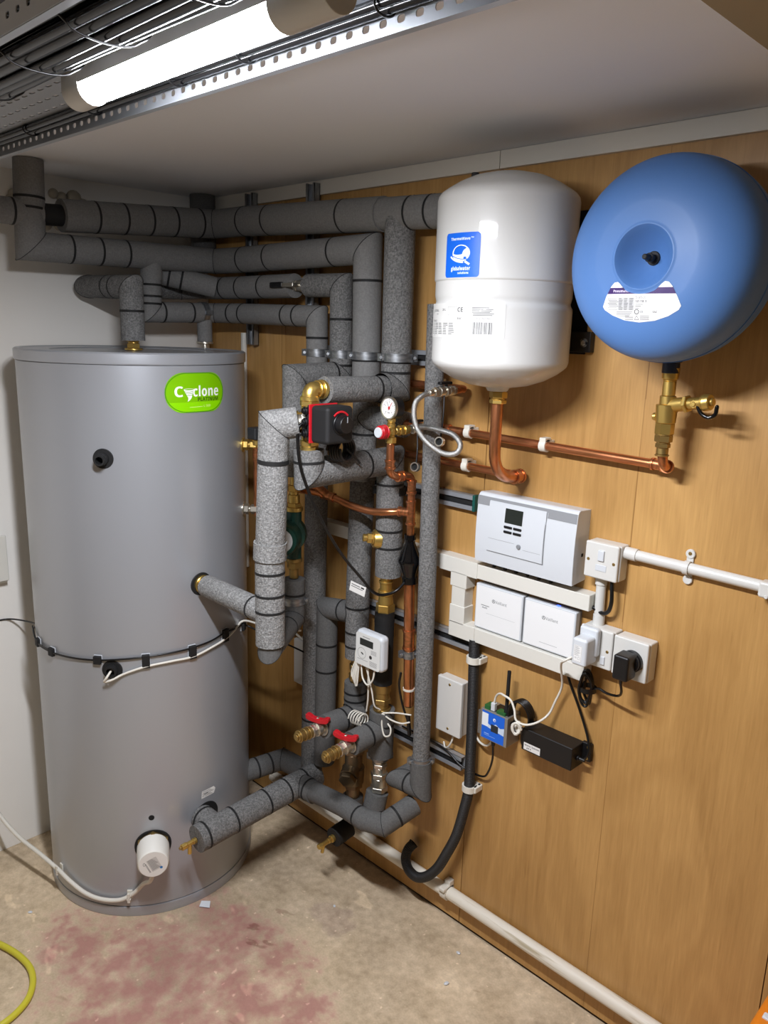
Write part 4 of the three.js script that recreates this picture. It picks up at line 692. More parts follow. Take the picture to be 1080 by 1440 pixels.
{
  const c = V(1.834, 1.916, 0.165), R = 0.189, T = 0.112, n = 3, t = thing('expansion_vessel', 'big blue round flattened expansion vessel with dimpled face on the plywood', 'pressure vessel', V(1.834, 1.916, 0.03));
  M.vesselBlue = phys({ color: 0x4f79b4, roughness: 0.5, clearcoat: 0.06, clearcoatRoughness: 0.3, bumpMap: plasterBump, bumpScale: 0.0003 });
  const zAt = (r) => T * Math.pow(Math.max(0, 1 - Math.pow(r / R, n)), 1 / n);
  const prof = [], rd = 0.0565;
  prof.push([0, T - 0.042]); prof.push([0.012, T - 0.0418]); prof.push([0.016, T - 0.039]); prof.push([0.026, T - 0.033]); prof.push([0.039, T - 0.021]); prof.push([0.0485, T - 0.0085]); prof.push([0.053, T - 0.0025]); prof.push([rd, T + 0.0012]); prof.push([rd + 0.003, T + 0.001]); prof.push([rd + 0.007, zAt(rd + 0.007)]);
  const rr = []; for (let i = 1; i <= 40; i++) { const a = Math.asin((rd + 0.007) / R) + (i / 40) * (Math.PI / 2 - Math.asin((rd + 0.007) / R)); rr.push([R * Math.pow(Math.sin(a), 2 / n), T * Math.pow(Math.cos(a), 2 / n)]); }
  for (const q of rr.filter((q) => q[0] > rd + 0.009)) prof.push(q);
  prof.push([R + 0.0016, 0], [R + 0.0016, -0.005], [R, -0.006]);
  for (let i = 1; i <= 24; i++) { const a = Math.PI / 2 + (i / 24) * (Math.PI / 2); prof.push([R * Math.pow(Math.sin(a), 2 / n), -T * Math.pow(-Math.cos(a), 2 / n)]); }
  const g = lathe(prof.reverse(), 128); part('shell', along(g, c, V(0, 0, 1)), M.vesselBlue, t);
  part('air_valve', stack(c.clone().add(V(0, 0, T - 0.042)), V(-0.04, 0.02, 1), [[0.004, 0.013], [0.012, 0.0065], [0.004, 0.0085], [0.016, 0.006, 0.005]], 20), M.blackMatt, t);
  part('outlet_socket', stack(V(1.82, 1.755, 0.085), V(0, -1, 0), [[0.03, 0.021], [0.022, 0.0175]], 32), std({ color: 0x16233f, roughness: 0.4 }), t);
  part('mounting_bracket', [rbox(1.76, 1.9, 1.98, 2.03, 0, 0.075, 0.004), rbox(1.79, 1.87, 1.87, 1.98, 0, 0.03, 0.004)], M.black, t);
  // white label following the face below the dimple
  const ol = []; const lo = [[-0.077, -0.088], [-0.07, -0.07], [-0.06, -0.052], [-0.053, -0.0445], [-0.046, -0.0435], [-0.041, -0.047]];
  lo.forEach((q) => ol.push(q)); for (let i = 0; i <= 10; i++) { const a = (-128 + i * 7.6) * D2R(); ol.push([Math.cos(a) * 0.0655, Math.sin(a) * 0.0655]); }
  [[0.041, -0.047], [0.046, -0.0435], [0.053, -0.0445], [0.06, -0.052], [0.07, -0.07], [0.077, -0.086], [0.073, -0.093], [0.055, -0.104], [0.03, -0.1125], [0, -0.116], [-0.03, -0.1125], [-0.055, -0.104], [-0.073, -0.094]].forEach((q) => ol.push(q));
  ol.reverse();
  const cx = 0, cy2 = -0.088, Pq = [], Uq = [], Iq = [], m = ol.length, K = 5;
  const put = (u, v) => { Pq.push(c.x + u, c.y + v, c.z + zAt(Math.hypot(u, v)) + 0.0008); Uq.push((u + 0.077) / 0.154, (v + 0.116) / 0.0735); };
  put(cx, cy2); for (let k = 1; k <= K; k++) for (const [u, v] of ol) put(cx + (u - cx) * k / K, cy2 + (v - cy2) * k / K);
  for (let j = 0; j < m; j++) Iq.push(0, 1 + j, 1 + ((j + 1) % m));
  for (let k = 0; k < K - 1; k++) for (let j = 0; j < m; j++) { const a = 1 + k * m + j, b = 1 + k * m + ((j + 1) % m), e = a + m, f = b + m; Iq.push(a, e, b, b, e, f); }
  const lg = new THREE.BufferGeometry(); lg.setAttribute('position', new THREE.Float32BufferAttribute(Pq, 3)); lg.setAttribute('uv', new THREE.Float32BufferAttribute(Uq, 2)); lg.setIndex(Iq); lg.computeVertexNormals();
  const lt = canvasTex(820, 400, (g2, w, h) => {
    g2.fillStyle = '#efeeec'; g2.fillRect(0, 0, w, h); g2.fillStyle = '#3c1f63'; g2.fillRect(0, 62, w, 60); g2.fillStyle = '#efe8f6'; g2.font = 'bold 34px sans-serif'; g2.fillText('Pneumatex', 118, 106);
    g2.fillStyle = '#c4c4c4'; g2.fillRect(176, 160, 180, 122); g2.fillStyle = '#333'; for (let i = 0; i < 8; i++) { g2.fillRect(56 + (i % 3) * 8, 166 + i * 15, 108, 5); for (let k = 0; k < 3; k++) g2.fillRect(186 + k * 58, 166 + i * 15, 30 + ((i * 13 + k * 7) % 16), 5); }
    g2.font = '36px sans-serif'; g2.fillText('Statico', 368, 168); g2.font = 'bold 34px sans-serif'; g2.fillText('SD 18.3', 368, 206); for (let i = 0; i < 3; i++) g2.fillRect(368, 222 + i * 18, 80 - i * 20, 5);
    g2.lineWidth = 7; g2.strokeStyle = '#222'; g2.beginPath(); g2.arc(384, 296, 22, 0, 7); g2.stroke(); g2.font = 'bold 26px sans-serif'; g2.fillText('CE', 420, 306); for (let i = 0; i < 4; i++) g2.fillRect(160, 296 + i * 13, 180 - i * 12, 4);
    g2.lineWidth = 4; g2.beginPath(); g2.moveTo(384, 334); g2.lineTo(362, 372); g2.lineTo(406, 372); g2.closePath(); g2.stroke(); for (let i = 0; i < 4; i++) { g2.fillRect(418, 336 + i * 11, 96, 4); g2.fillRect(258, 340 + i * 11, 90, 4); } g2.font = 'bold 26px sans-serif'; g2.fillText('EAC', 548, 306);
  });
  part('rating_label', lg, std({ map: lt, roughness: 0.4 }), t, { label: 'white scalloped label with a purple stripe' });
}
function D2R() { return Math.PI / 180; }
{
  const x = 1.82, z = 0.083, t = thing('lockshield_valve', 'golden brass service valve with side drain spout under the blue vessel', 'valve', V(x, 1.57, z));
  part('valve_body', stack(V(x, 1.715, z), V(0, -1, 0), [[0.024, 0.0185, 0.0165], [0.004, 0.014], [0.03, 0.0135], [0.018, 0.0165], [0.038, 0.0225, 0.0205], [0.024, 0.0195, 'hex'], [0.004, 0.016]]), M.brass, t);
  part('compression_nut', stack(V(x, 1.578, z), V(0, -1, 0), [[0.003, 0.018], [0.014, 0.0185, 'hex'], [0.003, 0.014], [0.009, 0.0155, 'hex'], [0.014, 0.0125], [0.004, 0.0145]]), M.brassDull, t);
  const d = V(1, 0.16, 0.12).normalize(), s0 = V(x + 0.006, 1.638, z);
  const sp = part('drain_spout', [...stack(s0, d, [[0.034, 0.0145], [0.008, 0.0185, 'hex'], [0.03, 0.012], [0.004, 0.0165], [0.014, 0.0175, 0.016], [0.006, 0.008]]), ...stack(s0.clone().add(V(0.056, 0.008, 0.01)), V(0, 0, 1), [[0.008, 0.0095, 'hex'], [0.003, 0.005]]), ...stack(V(x - 0.02, 1.612, z), V(-1, 0, 0), [[0.008, 0.008]])], M.brass, t);
  part('cap_loop', tube([s0.clone().add(V(0.062, 0.008, 0.014)), s0.clone().add(V(0.072, -0.008, 0.016)), s0.clone().add(V(0.088, -0.016, 0.016)), s0.clone().add(V(0.1, -0.01, 0.015)), s0.clone().add(V(0.102, 0.006, 0.013))], 0.0042, 30, 8), M.blackGloss, sp);
}
{
  const t = thing('mounting_bracket', 'black wall bracket behind the white expansion vessel', 'bracket', V(1.5, 1.74, 0));
  part('back_plate', rbox(1.42, 1.57, 1.73, 2.05, 0, 0.006, 0.002), M.dark, t); part('lower_arm', rbox(1.535, 1.592, 1.735, 1.782, 0.0, 0.02, 0.002), M.black, t);
  part('bolt', stack(V(1.575, 1.757, 0.018), V(0, 0, 1), [[0.002, 0.011], [0.005, 0.007, 'hex']]), M.zinc, t);
}

// ------------------------------------------------------------ wall channel, struts
function channel(x0, x1, y, label, capRight) {
  const t = thing('mounting_rail', label, 'rail', V((x0 + x1) / 2, y, 0));
  part('channel', [box(x0, x1, y - 0.0205, y - 0.018, 0, 0.021), box(x0, x1, y + 0.018, y + 0.0205, 0, 0.021), box(x0, x1, y - 0.0205, y + 0.0205, 0.0002, 0.0025), box(x0, x1, y + 0.0085, y + 0.0205, 0.019, 0.0212), box(x0, x1, y - 0.0205, y - 0.0085, 0.019, 0.0212)], M.zincPale, t);
  part('dark_infill', box(x0, x1 - 0.01, y - 0.0085, y + 0.0085, 0.0026, 0.014), M.rubber, t);  // dark strip filling the open mouth of the channel
  if (capRight) part('end_cap', rbox(x1 - 0.004, x1 + 0.005, y - 0.0225, y + 0.0225, 0, 0.023, 0.002), M.teal, t);
  return t;
}
channel(0.66, 1.24, 1.7, 'highest horizontal galvanised rail, clamping the four verticals below the white vessel', false);
channel(0.86, 1.283, 1.325, 'horizontal galvanised rail left of the white controller, with teal end cap', true);
channel(0.86, 1.31, 0.925, 'horizontal galvanised rail left of the lower trunking, with teal end cap', true);
channel(0.98, 1.29, 0.55, 'lowest horizontal galvanised rail, under the small white wall box', false);
[[0.302, 1.71, 'upright galvanised strut nearest the room corner, under the ceiling'], [0.614, 1.79, 'upright galvanised strut further right, behind the insulated pipes']].forEach(([x, y0, l]) => single('wall_strut', l, 'strut', V(x, y0, 0), [box(x - 0.0205, x - 0.018, y0, 2.195, 0.0143, 0.036), box(x + 0.018, x + 0.0205, y0, 2.195, 0.0143, 0.036), box(x - 0.0205, x + 0.0205, y0, 2.195, 0.0143, 0.0165), box(x - 0.0205, x - 0.011, y0, 2.195, 0.034, 0.036), box(x + 0.011, x + 0.0205, y0, 2.195, 0.034, 0.036)], M.zinc));
single('conduit', 'thin upright white conduit on the plywood just behind the cylinder top', 'conduit', V(0.232, 1.0, 0.011), rod(V(0.232, 0.9, 0.011), V(0.232, 1.748, 0.011), 0.0105), M.pvc);

// ------------------------------------------------------------ white trunking
function duct(name, parts0, label, at) { const t = thing(name, label, 'trunking', at); parts0.forEach(([n, g]) => part(n, g, M.pvc, t)); return t; }
duct('cable_trunking', [['lid', rbox(0.62, 1.235, 1.129, 1.168, 0, 0.0385, 0.0015)]], 'white trunking running behind the insulated verticals at the left', V(0.9, 1.148, 0));
duct('cable_trunking', [['tee_cover', [rbox(1.19, 1.322, 1.126, 1.17, 0, 0.0405, 0.0015), rbox(1.232, 1.288, 1.088, 1.13, 0, 0.0405, 0.0015)]], ['lid', rbox(1.237, 1.283, 1.03, 1.1, 0, 0.0385, 0.0015)], ['elbow_cover', [rbox(1.234, 1.286, 0.982, 1.034, 0, 0.0405, 0.0015), rbox(1.234, 1.324, 0.942, 0.987, 0, 0.0405, 0.0015)]]], 'white upright trunking piece joining the upper and lower trunking', V(1.26, 1.05, 0));
duct('cable_trunking', [['lid', rbox(1.322, 1.66, 1.128, 1.168, 0, 0.039, 0.0015)], ['open_end', box(1.655, 1.6604, 1.131, 1.165, 0.004, 0.036)]], 'white horizontal trunking directly under the controller', V(1.5, 1.148, 0));
duct('cable_trunking', [['lid', rbox(1.324, 1.662, 0.946, 0.986, 0, 0.039, 0.0015)]], 'white horizontal trunking under the two square modules', V(1.5, 0.966, 0));

// ------------------------------------------------------------ controller and modules
{
  const t = thing('heating_controller', 'large white heating controller with grey top strip and dark screen', 'controller', V(1.47, 1.19, 0));
  // curved front: section in the yz plane swept along x
  const s = new THREE.Shape(); s.moveTo(0, 1.192); s.lineTo(0.058, 1.188); s.quadraticCurveTo(0.066, 1.27, 0.055, 1.362); s.quadraticCurveTo(0.052, 1.368, 0.046, 1.369); s.lineTo(0, 1.366); s.closePath();
  const g = new THREE.ExtrudeGeometry(s, { depth: 0.292, bevelEnabled: true, bevelSize: 0.0015, bevelThickness: 0.0015, bevelSegments: 2, curveSegments: 16 }); g.rotateY(-Math.PI / 2); g.translate(1.62, 0, 0); part('case', creased(g, 0.5), M.whiteBright, t);
  const zf = (y) => { const k = clamp((y - 1.188) / 0.174, 0, 1); return (1 - k) * (1 - k) * 0.058 + 2 * k * (1 - k) * 0.066 + k * k * 0.055 + 0.0015; };
  const sheet = (x0, x1, y0, y1, th, n = 6) => { const a = []; for (let i = 0; i < n; i++) { const ya = y0 + (y1 - y0) * i / n, yb2 = y0 + (y1 - y0) * (i + 1) / n, za = zf(ya) + th, zb = zf(yb2) + th; const q = new THREE.BufferGeometry(); q.setAttribute('position', new THREE.Float32BufferAttribute([x0, ya, za, x1, ya, za, x1, yb2, zb, x0, ya, za, x1, yb2, zb, x0, yb2, zb], 3)); q.computeVertexNormals(); const u = []; for (const [xx, yy] of [[0, ya], [1, ya], [1, yb2], [0, ya], [1, yb2], [0, yb2]]) u.push(xx, (yy - y0) / (y1 - y0)); q.setAttribute('uv', new THREE.Float32BufferAttribute(u, 2)); a.push(q); } return a; };
  M.strip = std({ color: 0x8d8f92, roughness: 0.4 });
  part('grey_strip', [...sheet(1.326, 1.366, 1.339, 1.362, 0.0006), ...sheet(1.366, 1.54, 1.353, 1.362, 0.0006), ...sheet(1.54, 1.62, 1.339, 1.362, 0.0006)], M.strip, t);
  const pf = part('control_panel', [...sheet(1.366, 1.536, 1.223, 1.353, 0.0022, 10), box(1.366, 1.5365, 1.3525, 1.3545, 0.05, 0.0585), box(1.5355, 1.5375, 1.226, 1.353, 0.05, 0.0615)], M.whiteBright, t);
  part('panel_gap', [...sheet(1.366, 1.5365, 1.2205, 1.223, 0.001, 1), ...sheet(1.5365, 1.5385, 1.2205, 1.353, 0.001, 8)], M.grey, t);
  part('screen', sheet(1.418, 1.471, 1.306, 1.343, 0.0034, 4), std({ color: 0x1d2420, roughness: 0.15 }), pf);
  for (let i = 0; i < 4; i++) { const x0 = 1.4175 + (i % 2) * 0.0285, y0 = 1.292 - (i > 1 ? 0.0125 : 0); part('button', rbox(x0, x0 + 0.025, y0, y0 + 0.0065, zf(y0) + 0.001, zf(y0) + 0.005, 0.002), M.black, pf); }
  part('knob', stack(V(1.466, 1.252, zf(1.252)), V(0, 0, 1), [[0.006, 0.0062]], 24), M.grey, pf);
  part('print_line', [...sheet(1.37, 1.452, 1.2565, 1.2572, 0.0025, 1), ...sheet(1.478, 1.53, 1.2455, 1.2462, 0.0025, 1)], M.grey, pf);
  part('service_port', box(1.6212, 1.6222, 1.254, 1.262, 0.02, 0.028), M.dark, t);
  part('cable_glands', [0, 1, 2, 3, 4, 5].map((i) => stack(V(1.37 + i * 0.035, 1.192, 0.03), V(0, -1, 0), [[0.008, 0.009], [0.014, 0.005]])), M.black, t);
}
function module(x0, x1, y0, y1, label, extra) {
  const t = thing('wireless_module', label, 'control module', V((x0 + x1) / 2, y0, 0));
  part('back_case', rbox(x0 + 0.002, x1 - 0.002, y0 + 0.002, y1 - 0.002, 0, 0.02, 0.002), M.grey, t);
  part('front_cover', rbox(x0, x1, y0, y1, 0.012, 0.032, 0.003), M.whiteBright, t);
  const tx = canvasTex(512, 420, (g, w, h) => { g.fillStyle = '#e9eaea'; g.fillRect(0, 0, w, h); g.fillStyle = '#6d7072'; g.font = '40px sans-serif'; g.textAlign = 'center'; g.fillText('Vaillant', 286, 138, 130); g.lineWidth = 5; g.strokeStyle = '#6d7072'; g.beginPath(); g.arc(200, 124, 16, 0, 7); g.stroke(); g.beginPath(); g.moveTo(192, 134); g.lineTo(200, 112); g.lineTo(208, 134); g.stroke(); extra(g); });
  const f = new THREE.PlaneGeometry(x1 - x0 - 0.008, y1 - y0 - 0.008); f.translate((x0 + x1) / 2, (y0 + y1) / 2, 0.0323); part('printed_front', f, std({ map: tx, roughness: 0.4 }), t);
  return t;
}
module(1.316, 1.469, 0.989, 1.114, 'left square white wall module with small grey printing, between the trunking', (g) => { g.fillStyle = '#55595c'; g.font = 'bold 24px sans-serif'; g.textAlign = 'left'; g.fillText('multi', 70, 220); g.fillRect(58, 188, 96, 6); g.fillStyle = '#b9bcbe'; g.fillRect(120, 262, 330, 3); });
const mr = module(1.474, 1.625, 0.99, 1.113, 'right square white wall module with a blue status light on its top edge', (g) => { g.fillStyle = '#b0b3b5'; g.fillRect(170, 366, 190, 5); });
part('status_light', rbox(1.563, 1.572, 1.1125, 1.1142, 0.018, 0.024, 0.0006), std({ color: 0x2040ff, emissive: 0x3050ff, emissiveIntensity: 3 }), mr);

// ------------------------------------------------------------ electrical accessories
const screws = (t, pts, z) => pts.forEach(([x, y]) => part('screw', stack(V(x, y, z - 0.002), V(0, 0, 1), [[0.0026, 0.0042]], 16), M.brassDull, t));
{
  const t = thing('fused_switch', 'white square fused spur switch at the end of the white conduit', 'switch', V(1.684, 1.26, 0));
  part('back_box', rbox(1.6425, 1.7285, 1.2175, 1.3035, 0, 0.037, 0.004), M.white, t); const f = part('face_plate', rbox(1.641, 1.7265, 1.217, 1.304, 0.036, 0.046, 0.004), M.white, t);
  part('rocker', rbox(1.6765, 1.692, 1.262, 1.287, 0.044, 0.0505, 0.0015), M.whiteBright, f); part('fuse_holder', rbox(1.671, 1.699, 1.237, 1.252, 0.044, 0.0472, 0.001), M.whiteBright, f);
  screws(t, [[1.651, 1.2605], [1.7165, 1.2605]], 0.046);
}
{
  const t = thing('socket_outlet', 'white square socket holding the black plug-in adapter', 'socket', V(1.778, 1.04, 0));
  part('back_box', rbox(1.7375, 1.8235, 0.997, 1.0935, 0, 0.037, 0.004), M.white, t); part('face_plate', rbox(1.736, 1.8225, 0.998, 1.0945, 0.036, 0.046, 0.004), M.white, t); screws(t, [[1.808, 1.034]], 0.046);
  const u = thing('socket_outlet', 'white square socket holding the white plug-in adapter, beside the right module', 'socket', V(1.69, 1.04, 0));
  part('back_box', rbox(1.65, 1.7345, 0.999, 1.0955, 0, 0.037, 0.004), M.white, u); const f = part('face_plate', rbox(1.648, 1.7338, 1.0, 1.0965, 0.036, 0.046, 0.004), M.white, u); screws(u, [[1.722, 1.046]], 0.046); part('rocker', rbox(1.707, 1.718, 1.012, 1.032, 0.044, 0.0495, 0.001), M.whiteBright, f);
}
{
  const t = thing('plug_adapter', 'white plug-in power adapter with printed rating panel and white lead', 'power adapter', V(1.677, 1.05, 0.075));
  part('case', [rbox(1.661, 1.7, 1.014, 1.082, 0.05, 0.104, 0.007, 4), rbox(1.656, 1.705, 1.03, 1.1, 0.047, 0.066, 0.006, 4)], M.whiteBright, t);
  const tx = canvasTex(128, 224, (g, w, h) => { g.fillStyle = '#e7e7e5'; g.fillRect(0, 0, w, h); g.fillStyle = '#8a8a8a'; g.strokeStyle = '#8a8a8a'; g.lineWidth = 3; g.strokeRect(8, 8, w - 16, h - 16); for (let i = 0; i < 9; i++) g.fillRect(18, 22 + i * 14, 50 + (i * 23) % 40, 5); g.font = 'bold 26px sans-serif'; g.fillText('CE', 22, 180); g.strokeRect(72, 158, 30, 30); });
  const f = new THREE.PlaneGeometry(0.022, 0.042); f.translate(1.678, 1.045, 0.1043); part('rating_panel', f, std({ map: tx, roughness: 0.4 }), t);
}
{
  const t = thing('plug_adapter', 'black plug-in power adapter in the right-hand socket', 'power adapter', V(1.783, 1.04, 0.07));
  part('case', [rbox(1.765, 1.803, 1.011, 1.071, 0.055, 0.099, 0.006, 4), ...stack(V(1.787, 1.046, 0.046), V(0, 0, 1), [[0.01, 0.026], [0.008, 0.0235]], 30)], M.black, t);
  part('strain_relief', stack(V(1.784, 1.013, 0.088), V(0, -1, -0.1), [[0.018, 0.0045, 0.003]]), M.black, t);
}
single('adapter_cable', 'thin black lead bunched in a hank left of the black adapter', 'cable', V(1.74, 0.93, 0.03), (() => {
  const p = [V(1.784, 1.0, 0.087), V(1.782, 0.975, 0.075), V(1.762, 0.95, 0.05), V(1.725, 0.938, 0.034), V(1.7, 0.94, 0.03)];
  for (let i = 0; i < 84; i++) { const a = i / 84 * 6.283 * 6, r = 0.8 + 0.2 * Math.sin(i * 0.9); p.push(V(1.672 + Math.cos(a) * 0.0165 * r - Math.sin(a) * 0.004, 0.933 + Math.sin(a) * 0.046 * (0.85 + 0.15 * Math.sin(i * 0.37)), 0.03 + Math.sin(a * 0.5) * 0.012 + i * 0.0001)); }
  return [...tube(p, 0.0032, 520, 7), ring(V(1.672, 0.924, 0.03), UP, 0.0195, 0.0215, 0.012)];
})(), M.cable);
single('fused_switch_cable', 'short black flex curling from the fused switch into the upper trunking', 'cable', V(1.7, 1.17, 0.03), tube([V(1.706, 1.218, 0.026), V(1.711, 1.19, 0.03), V(1.712, 1.16, 0.03), V(1.704, 1.137, 0.026), V(1.688, 1.128, 0.022), V(1.665, 1.134, 0.02), V(1.64, 1.14, 0.018)], 0.0048, 60, 10), M.cable);
{
  const t = thing('conduit', 'white round conduit running right along the plywood from the fused switch', 'conduit', V(1.9, 1.285, 0.014));
  part('tube', rod(V(1.742, 1.286, 0.0145), V(2.9, 1.271, 0.0145), 0.0125, 24), M.white, t);
  part('adaptor', [rod(V(1.728, 1.2862, 0.0145), V(1.757, 1.2858, 0.0145), 0.0148, 24)], M.white, t);
  part('coupler', [rbox(2.03, 2.09, 1.262, 1.296, 0, 0.031, 0.006), ...stack(V(2.048, 1.2665, 0.03), V(0, 0, 1), [[0.003, 0.004]])], M.white, t);
}
{
  const t = thing('saddle_clip', 'white saddle clip fixed with a screw halfway along the right-hand conduit', 'conduit clip', V(1.873, 1.284, 0));
  part('saddle', [ring(V(1.868, 1.2842, 0.0145), V(1, 0, 0), 0.0126, 0.0155, 0.012), rbox(1.866, 1.882, 1.252, 1.316, 0, 0.005, 0.002), ...stack(V(1.874, 1.314, 0), V(0, 0, 1), [[0.007, 0.0105]]), ...stack(V(1.874, 1.255, 0), V(0, 0, 1), [[0.007, 0.0105]])], M.white, t);
  screws(t, [[1.874, 1.315]], 0.0075);
}
{
  const t = thing('conduit', 'short upright white conduit between the fused switch and the sockets', 'conduit', V(1.678, 1.15, 0.014));
  part('tube', rod(V(1.676, 1.1, 0.0145), V(1.6735, 1.216, 0.0145), 0.0118, 20), M.white, t); part('adaptor', [rod(V(1.6735, 1.196, 0.0145), V(1.673, 1.218, 0.0145), 0.014, 20), rod(V(1.6762, 1.094, 0.0145), V(1.676, 1.12, 0.0145), 0.014, 20)], M.white, t);
}
{
  const t = thing('junction_box', 'small white rectangular box on the plywood beside the black hose', 'junction box', V(1.245, 0.64, 0));
  part('back_box', rbox(1.203, 1.289, 0.638, 0.805, 0, 0.024, 0.003), M.white, t); part('lid', rbox(1.2, 1.291, 0.636, 0.807, 0.022, 0.037, 0.004), M.white, t); screws(t, [[1.246, 0.79], [1.246, 0.653]], 0.0372);
}
single('box_cable', 'short white wire looping out below the small white box', 'cable', V(1.24, 0.6, 0.02), tube([V(1.25, 0.64, 0.012), V(1.252, 0.612, 0.02), V(1.238, 0.585, 0.02), V(1.222, 0.575, 0.014), V(1.212, 0.585, 0.008)], 0.0028, 30, 8), M.wireWhite);
{
  const t = thing('junction_box', 'narrow pale box low on the plywood behind the leftmost pipes', 'junction box', V(0.58, 0.54, 0));
  part('back_box', rbox(0.545, 0.63, 0.555, 0.715, 0, 0.024, 0.003), M.white, t); part('lid', rbox(0.542, 0.633, 0.553, 0.717, 0.022, 0.037, 0.004), M.white, t);
}
single('box_cable', 'pale wire dropping to the narrow box behind the leftmost pipes', 'cable', V(0.56, 0.75, 0.02), tube([V(0.49, 0.86, 0.05), V(0.50, 0.79, 0.04), V(0.53, 0.74, 0.03), V(0.565, 0.717, 0.02), V(0.58, 0.71, 0.015)], 0.004, 30, 8), M.wireWhite);
// gateway
{
  const t = thing('data_gateway', 'small metal data gateway box with bright blue printed front', 'gateway', V(1.42, 0.69, 0));
  part('case', rbox(1.378, 1.4665, 0.692, 0.778, 0.0, 0.06, 0.0015), std({ color: 0xa7a59f, metalness: 0.7, roughness: 0.4 }), t);
  const tx = canvasTex(400, 400, (g, w, h) => {
    g.fillStyle = '#1163d6'; g.fillRect(0, 0, w, h); g.fillStyle = '#e8edf2'; g.fillRect(0, 30, 112, 190);
    g.fillStyle = '#c9d8ea'; g.beginPath(); g.moveTo(112, 170); g.lineTo(170, 190); g.lineTo(250, 140); g.lineTo(330, 175); g.lineTo(400, 150); g.lineTo(400, 262); g.lineTo(112, 226); g.fill(); g.fillStyle = '#222a33'; g.fillRect(166, 160, 130, 108);
    g.fillStyle = '#e8edf2'; g.beginPath(); g.arc(222, 86, 24, 0, 7); g.fill(); g.fillStyle = '#1163d6'; g.beginPath(); g.arc(228, 92, 12, 0, 7); g.fill(); g.fillStyle = '#9dc0ee'; g.fillRect(50, 318, 90, 10); g.fillRect(50, 344, 200, 5);
  });
  const f = new THREE.PlaneGeometry(0.074, 0.08); f.translate(1.4205, 0.735, 0.0606); part('printed_front', f, std({ map: tx, roughness: 0.4 }), t);
  M.pcb = std({ color: 0x1f5c2c, roughness: 0.45 });
  part('terminal_block', rbox(1.386, 1.404, 0.776, 0.79, 0.03, 0.056, 0.001), M.pcb, t); part('terminal_block', rbox(1.426, 1.454, 0.776, 0.786, 0.036, 0.056, 0.001), M.pcb, t); part('top_recess', rbox(1.405, 1.43, 0.776, 0.782, 0.01, 0.05, 0.001), M.black, t);
  const a = part('antenna', [rod(V(1.45, 0.776, 0.045), V(1.4512, 0.905, 0.045), 0.005, 14), rod(V(1.45, 0.774, 0.045), V(1.45, 0.8, 0.045), 0.0062, 14)], M.blackMatt, t);
  part('usb_plug', rbox(1.406, 1.419, 0.779, 0.802, 0.044, 0.056, 0.002), M.whiteBright, t); part('flange', [rbox(1.37, 1.38, 0.70, 0.77, 0.055, 0.0605, 0.001)], M.zinc, t);
}
single('usb_cable', 'white lead from the white adapter down to the gateway with a taped bundle', 'cable', V(1.55, 0.85, 0.05), (() => {
  const p = [V(1.662, 1.03, 0.104), V(1.65, 1.02, 0.112), V(1.617, 0.984, 0.07), V(1.601, 0.909, 0.03), V(1.584, 0.862, 0.026), V(1.569, 0.82, 0.03), V(1.554, 0.801, 0.055), V(1.53, 0.792, 0.075), V(1.506, 0.797, 0.08), V(1.494, 0.82, 0.074), V(1.478, 0.84, 0.07), V(1.459, 0.845, 0.07), V(1.436, 0.84, 0.06), V(1.419, 0.823, 0.052), V(1.413, 0.8, 0.05)];
  const q = []; for (let i = 0; i < 60; i++) { const a = i / 60 * 6.283 * 6; q.push(V(1.51 + Math.cos(a) * (0.012 - (i % 11) * 0.0007), 0.776 + Math.sin(a) * (0.017 - (i % 7) * 0.0006), 0.078 + Math.sin(a * 0.5) * 0.009)); }
  return [...tube(p, 0.003, 160, 8), ...tube(q, 0.003, 240, 6)];
})(), M.wireWhite);
single('power_cable', 'black coiled lead hung on the plywood between the gateway and black box', 'cable', V(1.49, 0.79, 0.03), (() => {
  const q = []; for (let i = 0; i < 80; i++) { const a = i / 80 * 6.283 * 6, r = 0.03 + (i % 13) * 0.0007; q.push(V(1.492 + Math.cos(a) * r * 0.95, 0.79 + Math.sin(a) * r * 1.25, 0.02 + (i / 80) * 0.03 + Math.sin(a) * 0.004)); }
  q.push(V(1.5, 0.74, 0.04), V(1.505, 0.705, 0.035), V(1.53, 0.70, 0.03), V(1.545, 0.72, 0.03));
  return tube(q, 0.0032, 420, 6);
})(), M.cable);
{
  const t = thing('power_supply', 'long black power supply box with small white label, right of the gateway', 'power supply', V(1.6, 0.72, 0));
  part('case', rbox(1.515, 1.664, 0.712, 0.774, 0.004, 0.062, 0.003), std({ color: 0x0e0e0f, roughness: 0.5 }), t); part('end_flange', rbox(1.66, 1.688, 0.726, 0.776, 0.0, 0.012, 0.003), M.black, t); screws(t, [[1.68, 0.766], [1.678, 0.735]], 0.013);
  part('strain_relief', stack(V(1.664, 0.74, 0.034), V(1, 0, 0), [[0.006, 0.007], [0.016, 0.005, 0.004]]), M.black, t);
  const tx = canvasTex(200, 100, (g, w, h) => { g.fillStyle = '#e4e2de'; g.fillRect(0, 0, w, h); g.fillStyle = '#222'; g.font = 'bold 30px sans-serif'; g.fillText('Water System', 10, 44, 180); g.fillText('24 V', 34, 82); });
  const f = new THREE.PlaneGeometry(0.05, 0.02); f.translate(1.548, 0.7265, 0.0624); part('label', f, std({ map: tx, roughness: 0.6 }), t);
}
single('power_cable', 'black lead from the lower trunking curving down to the black box', 'cable', V(1.65, 0.85, 0.012), tube([V(1.6, 0.95, 0.012), V(1.612, 0.92, 0.012), V(1.639, 0.871, 0.012), V(1.662, 0.828, 0.014), V(1.682, 0.79, 0.02), V(1.689, 0.765, 0.026), V(1.684, 0.746, 0.032), V(1.672, 0.74, 0.034)], 0.0034, 60, 8), M.cable);
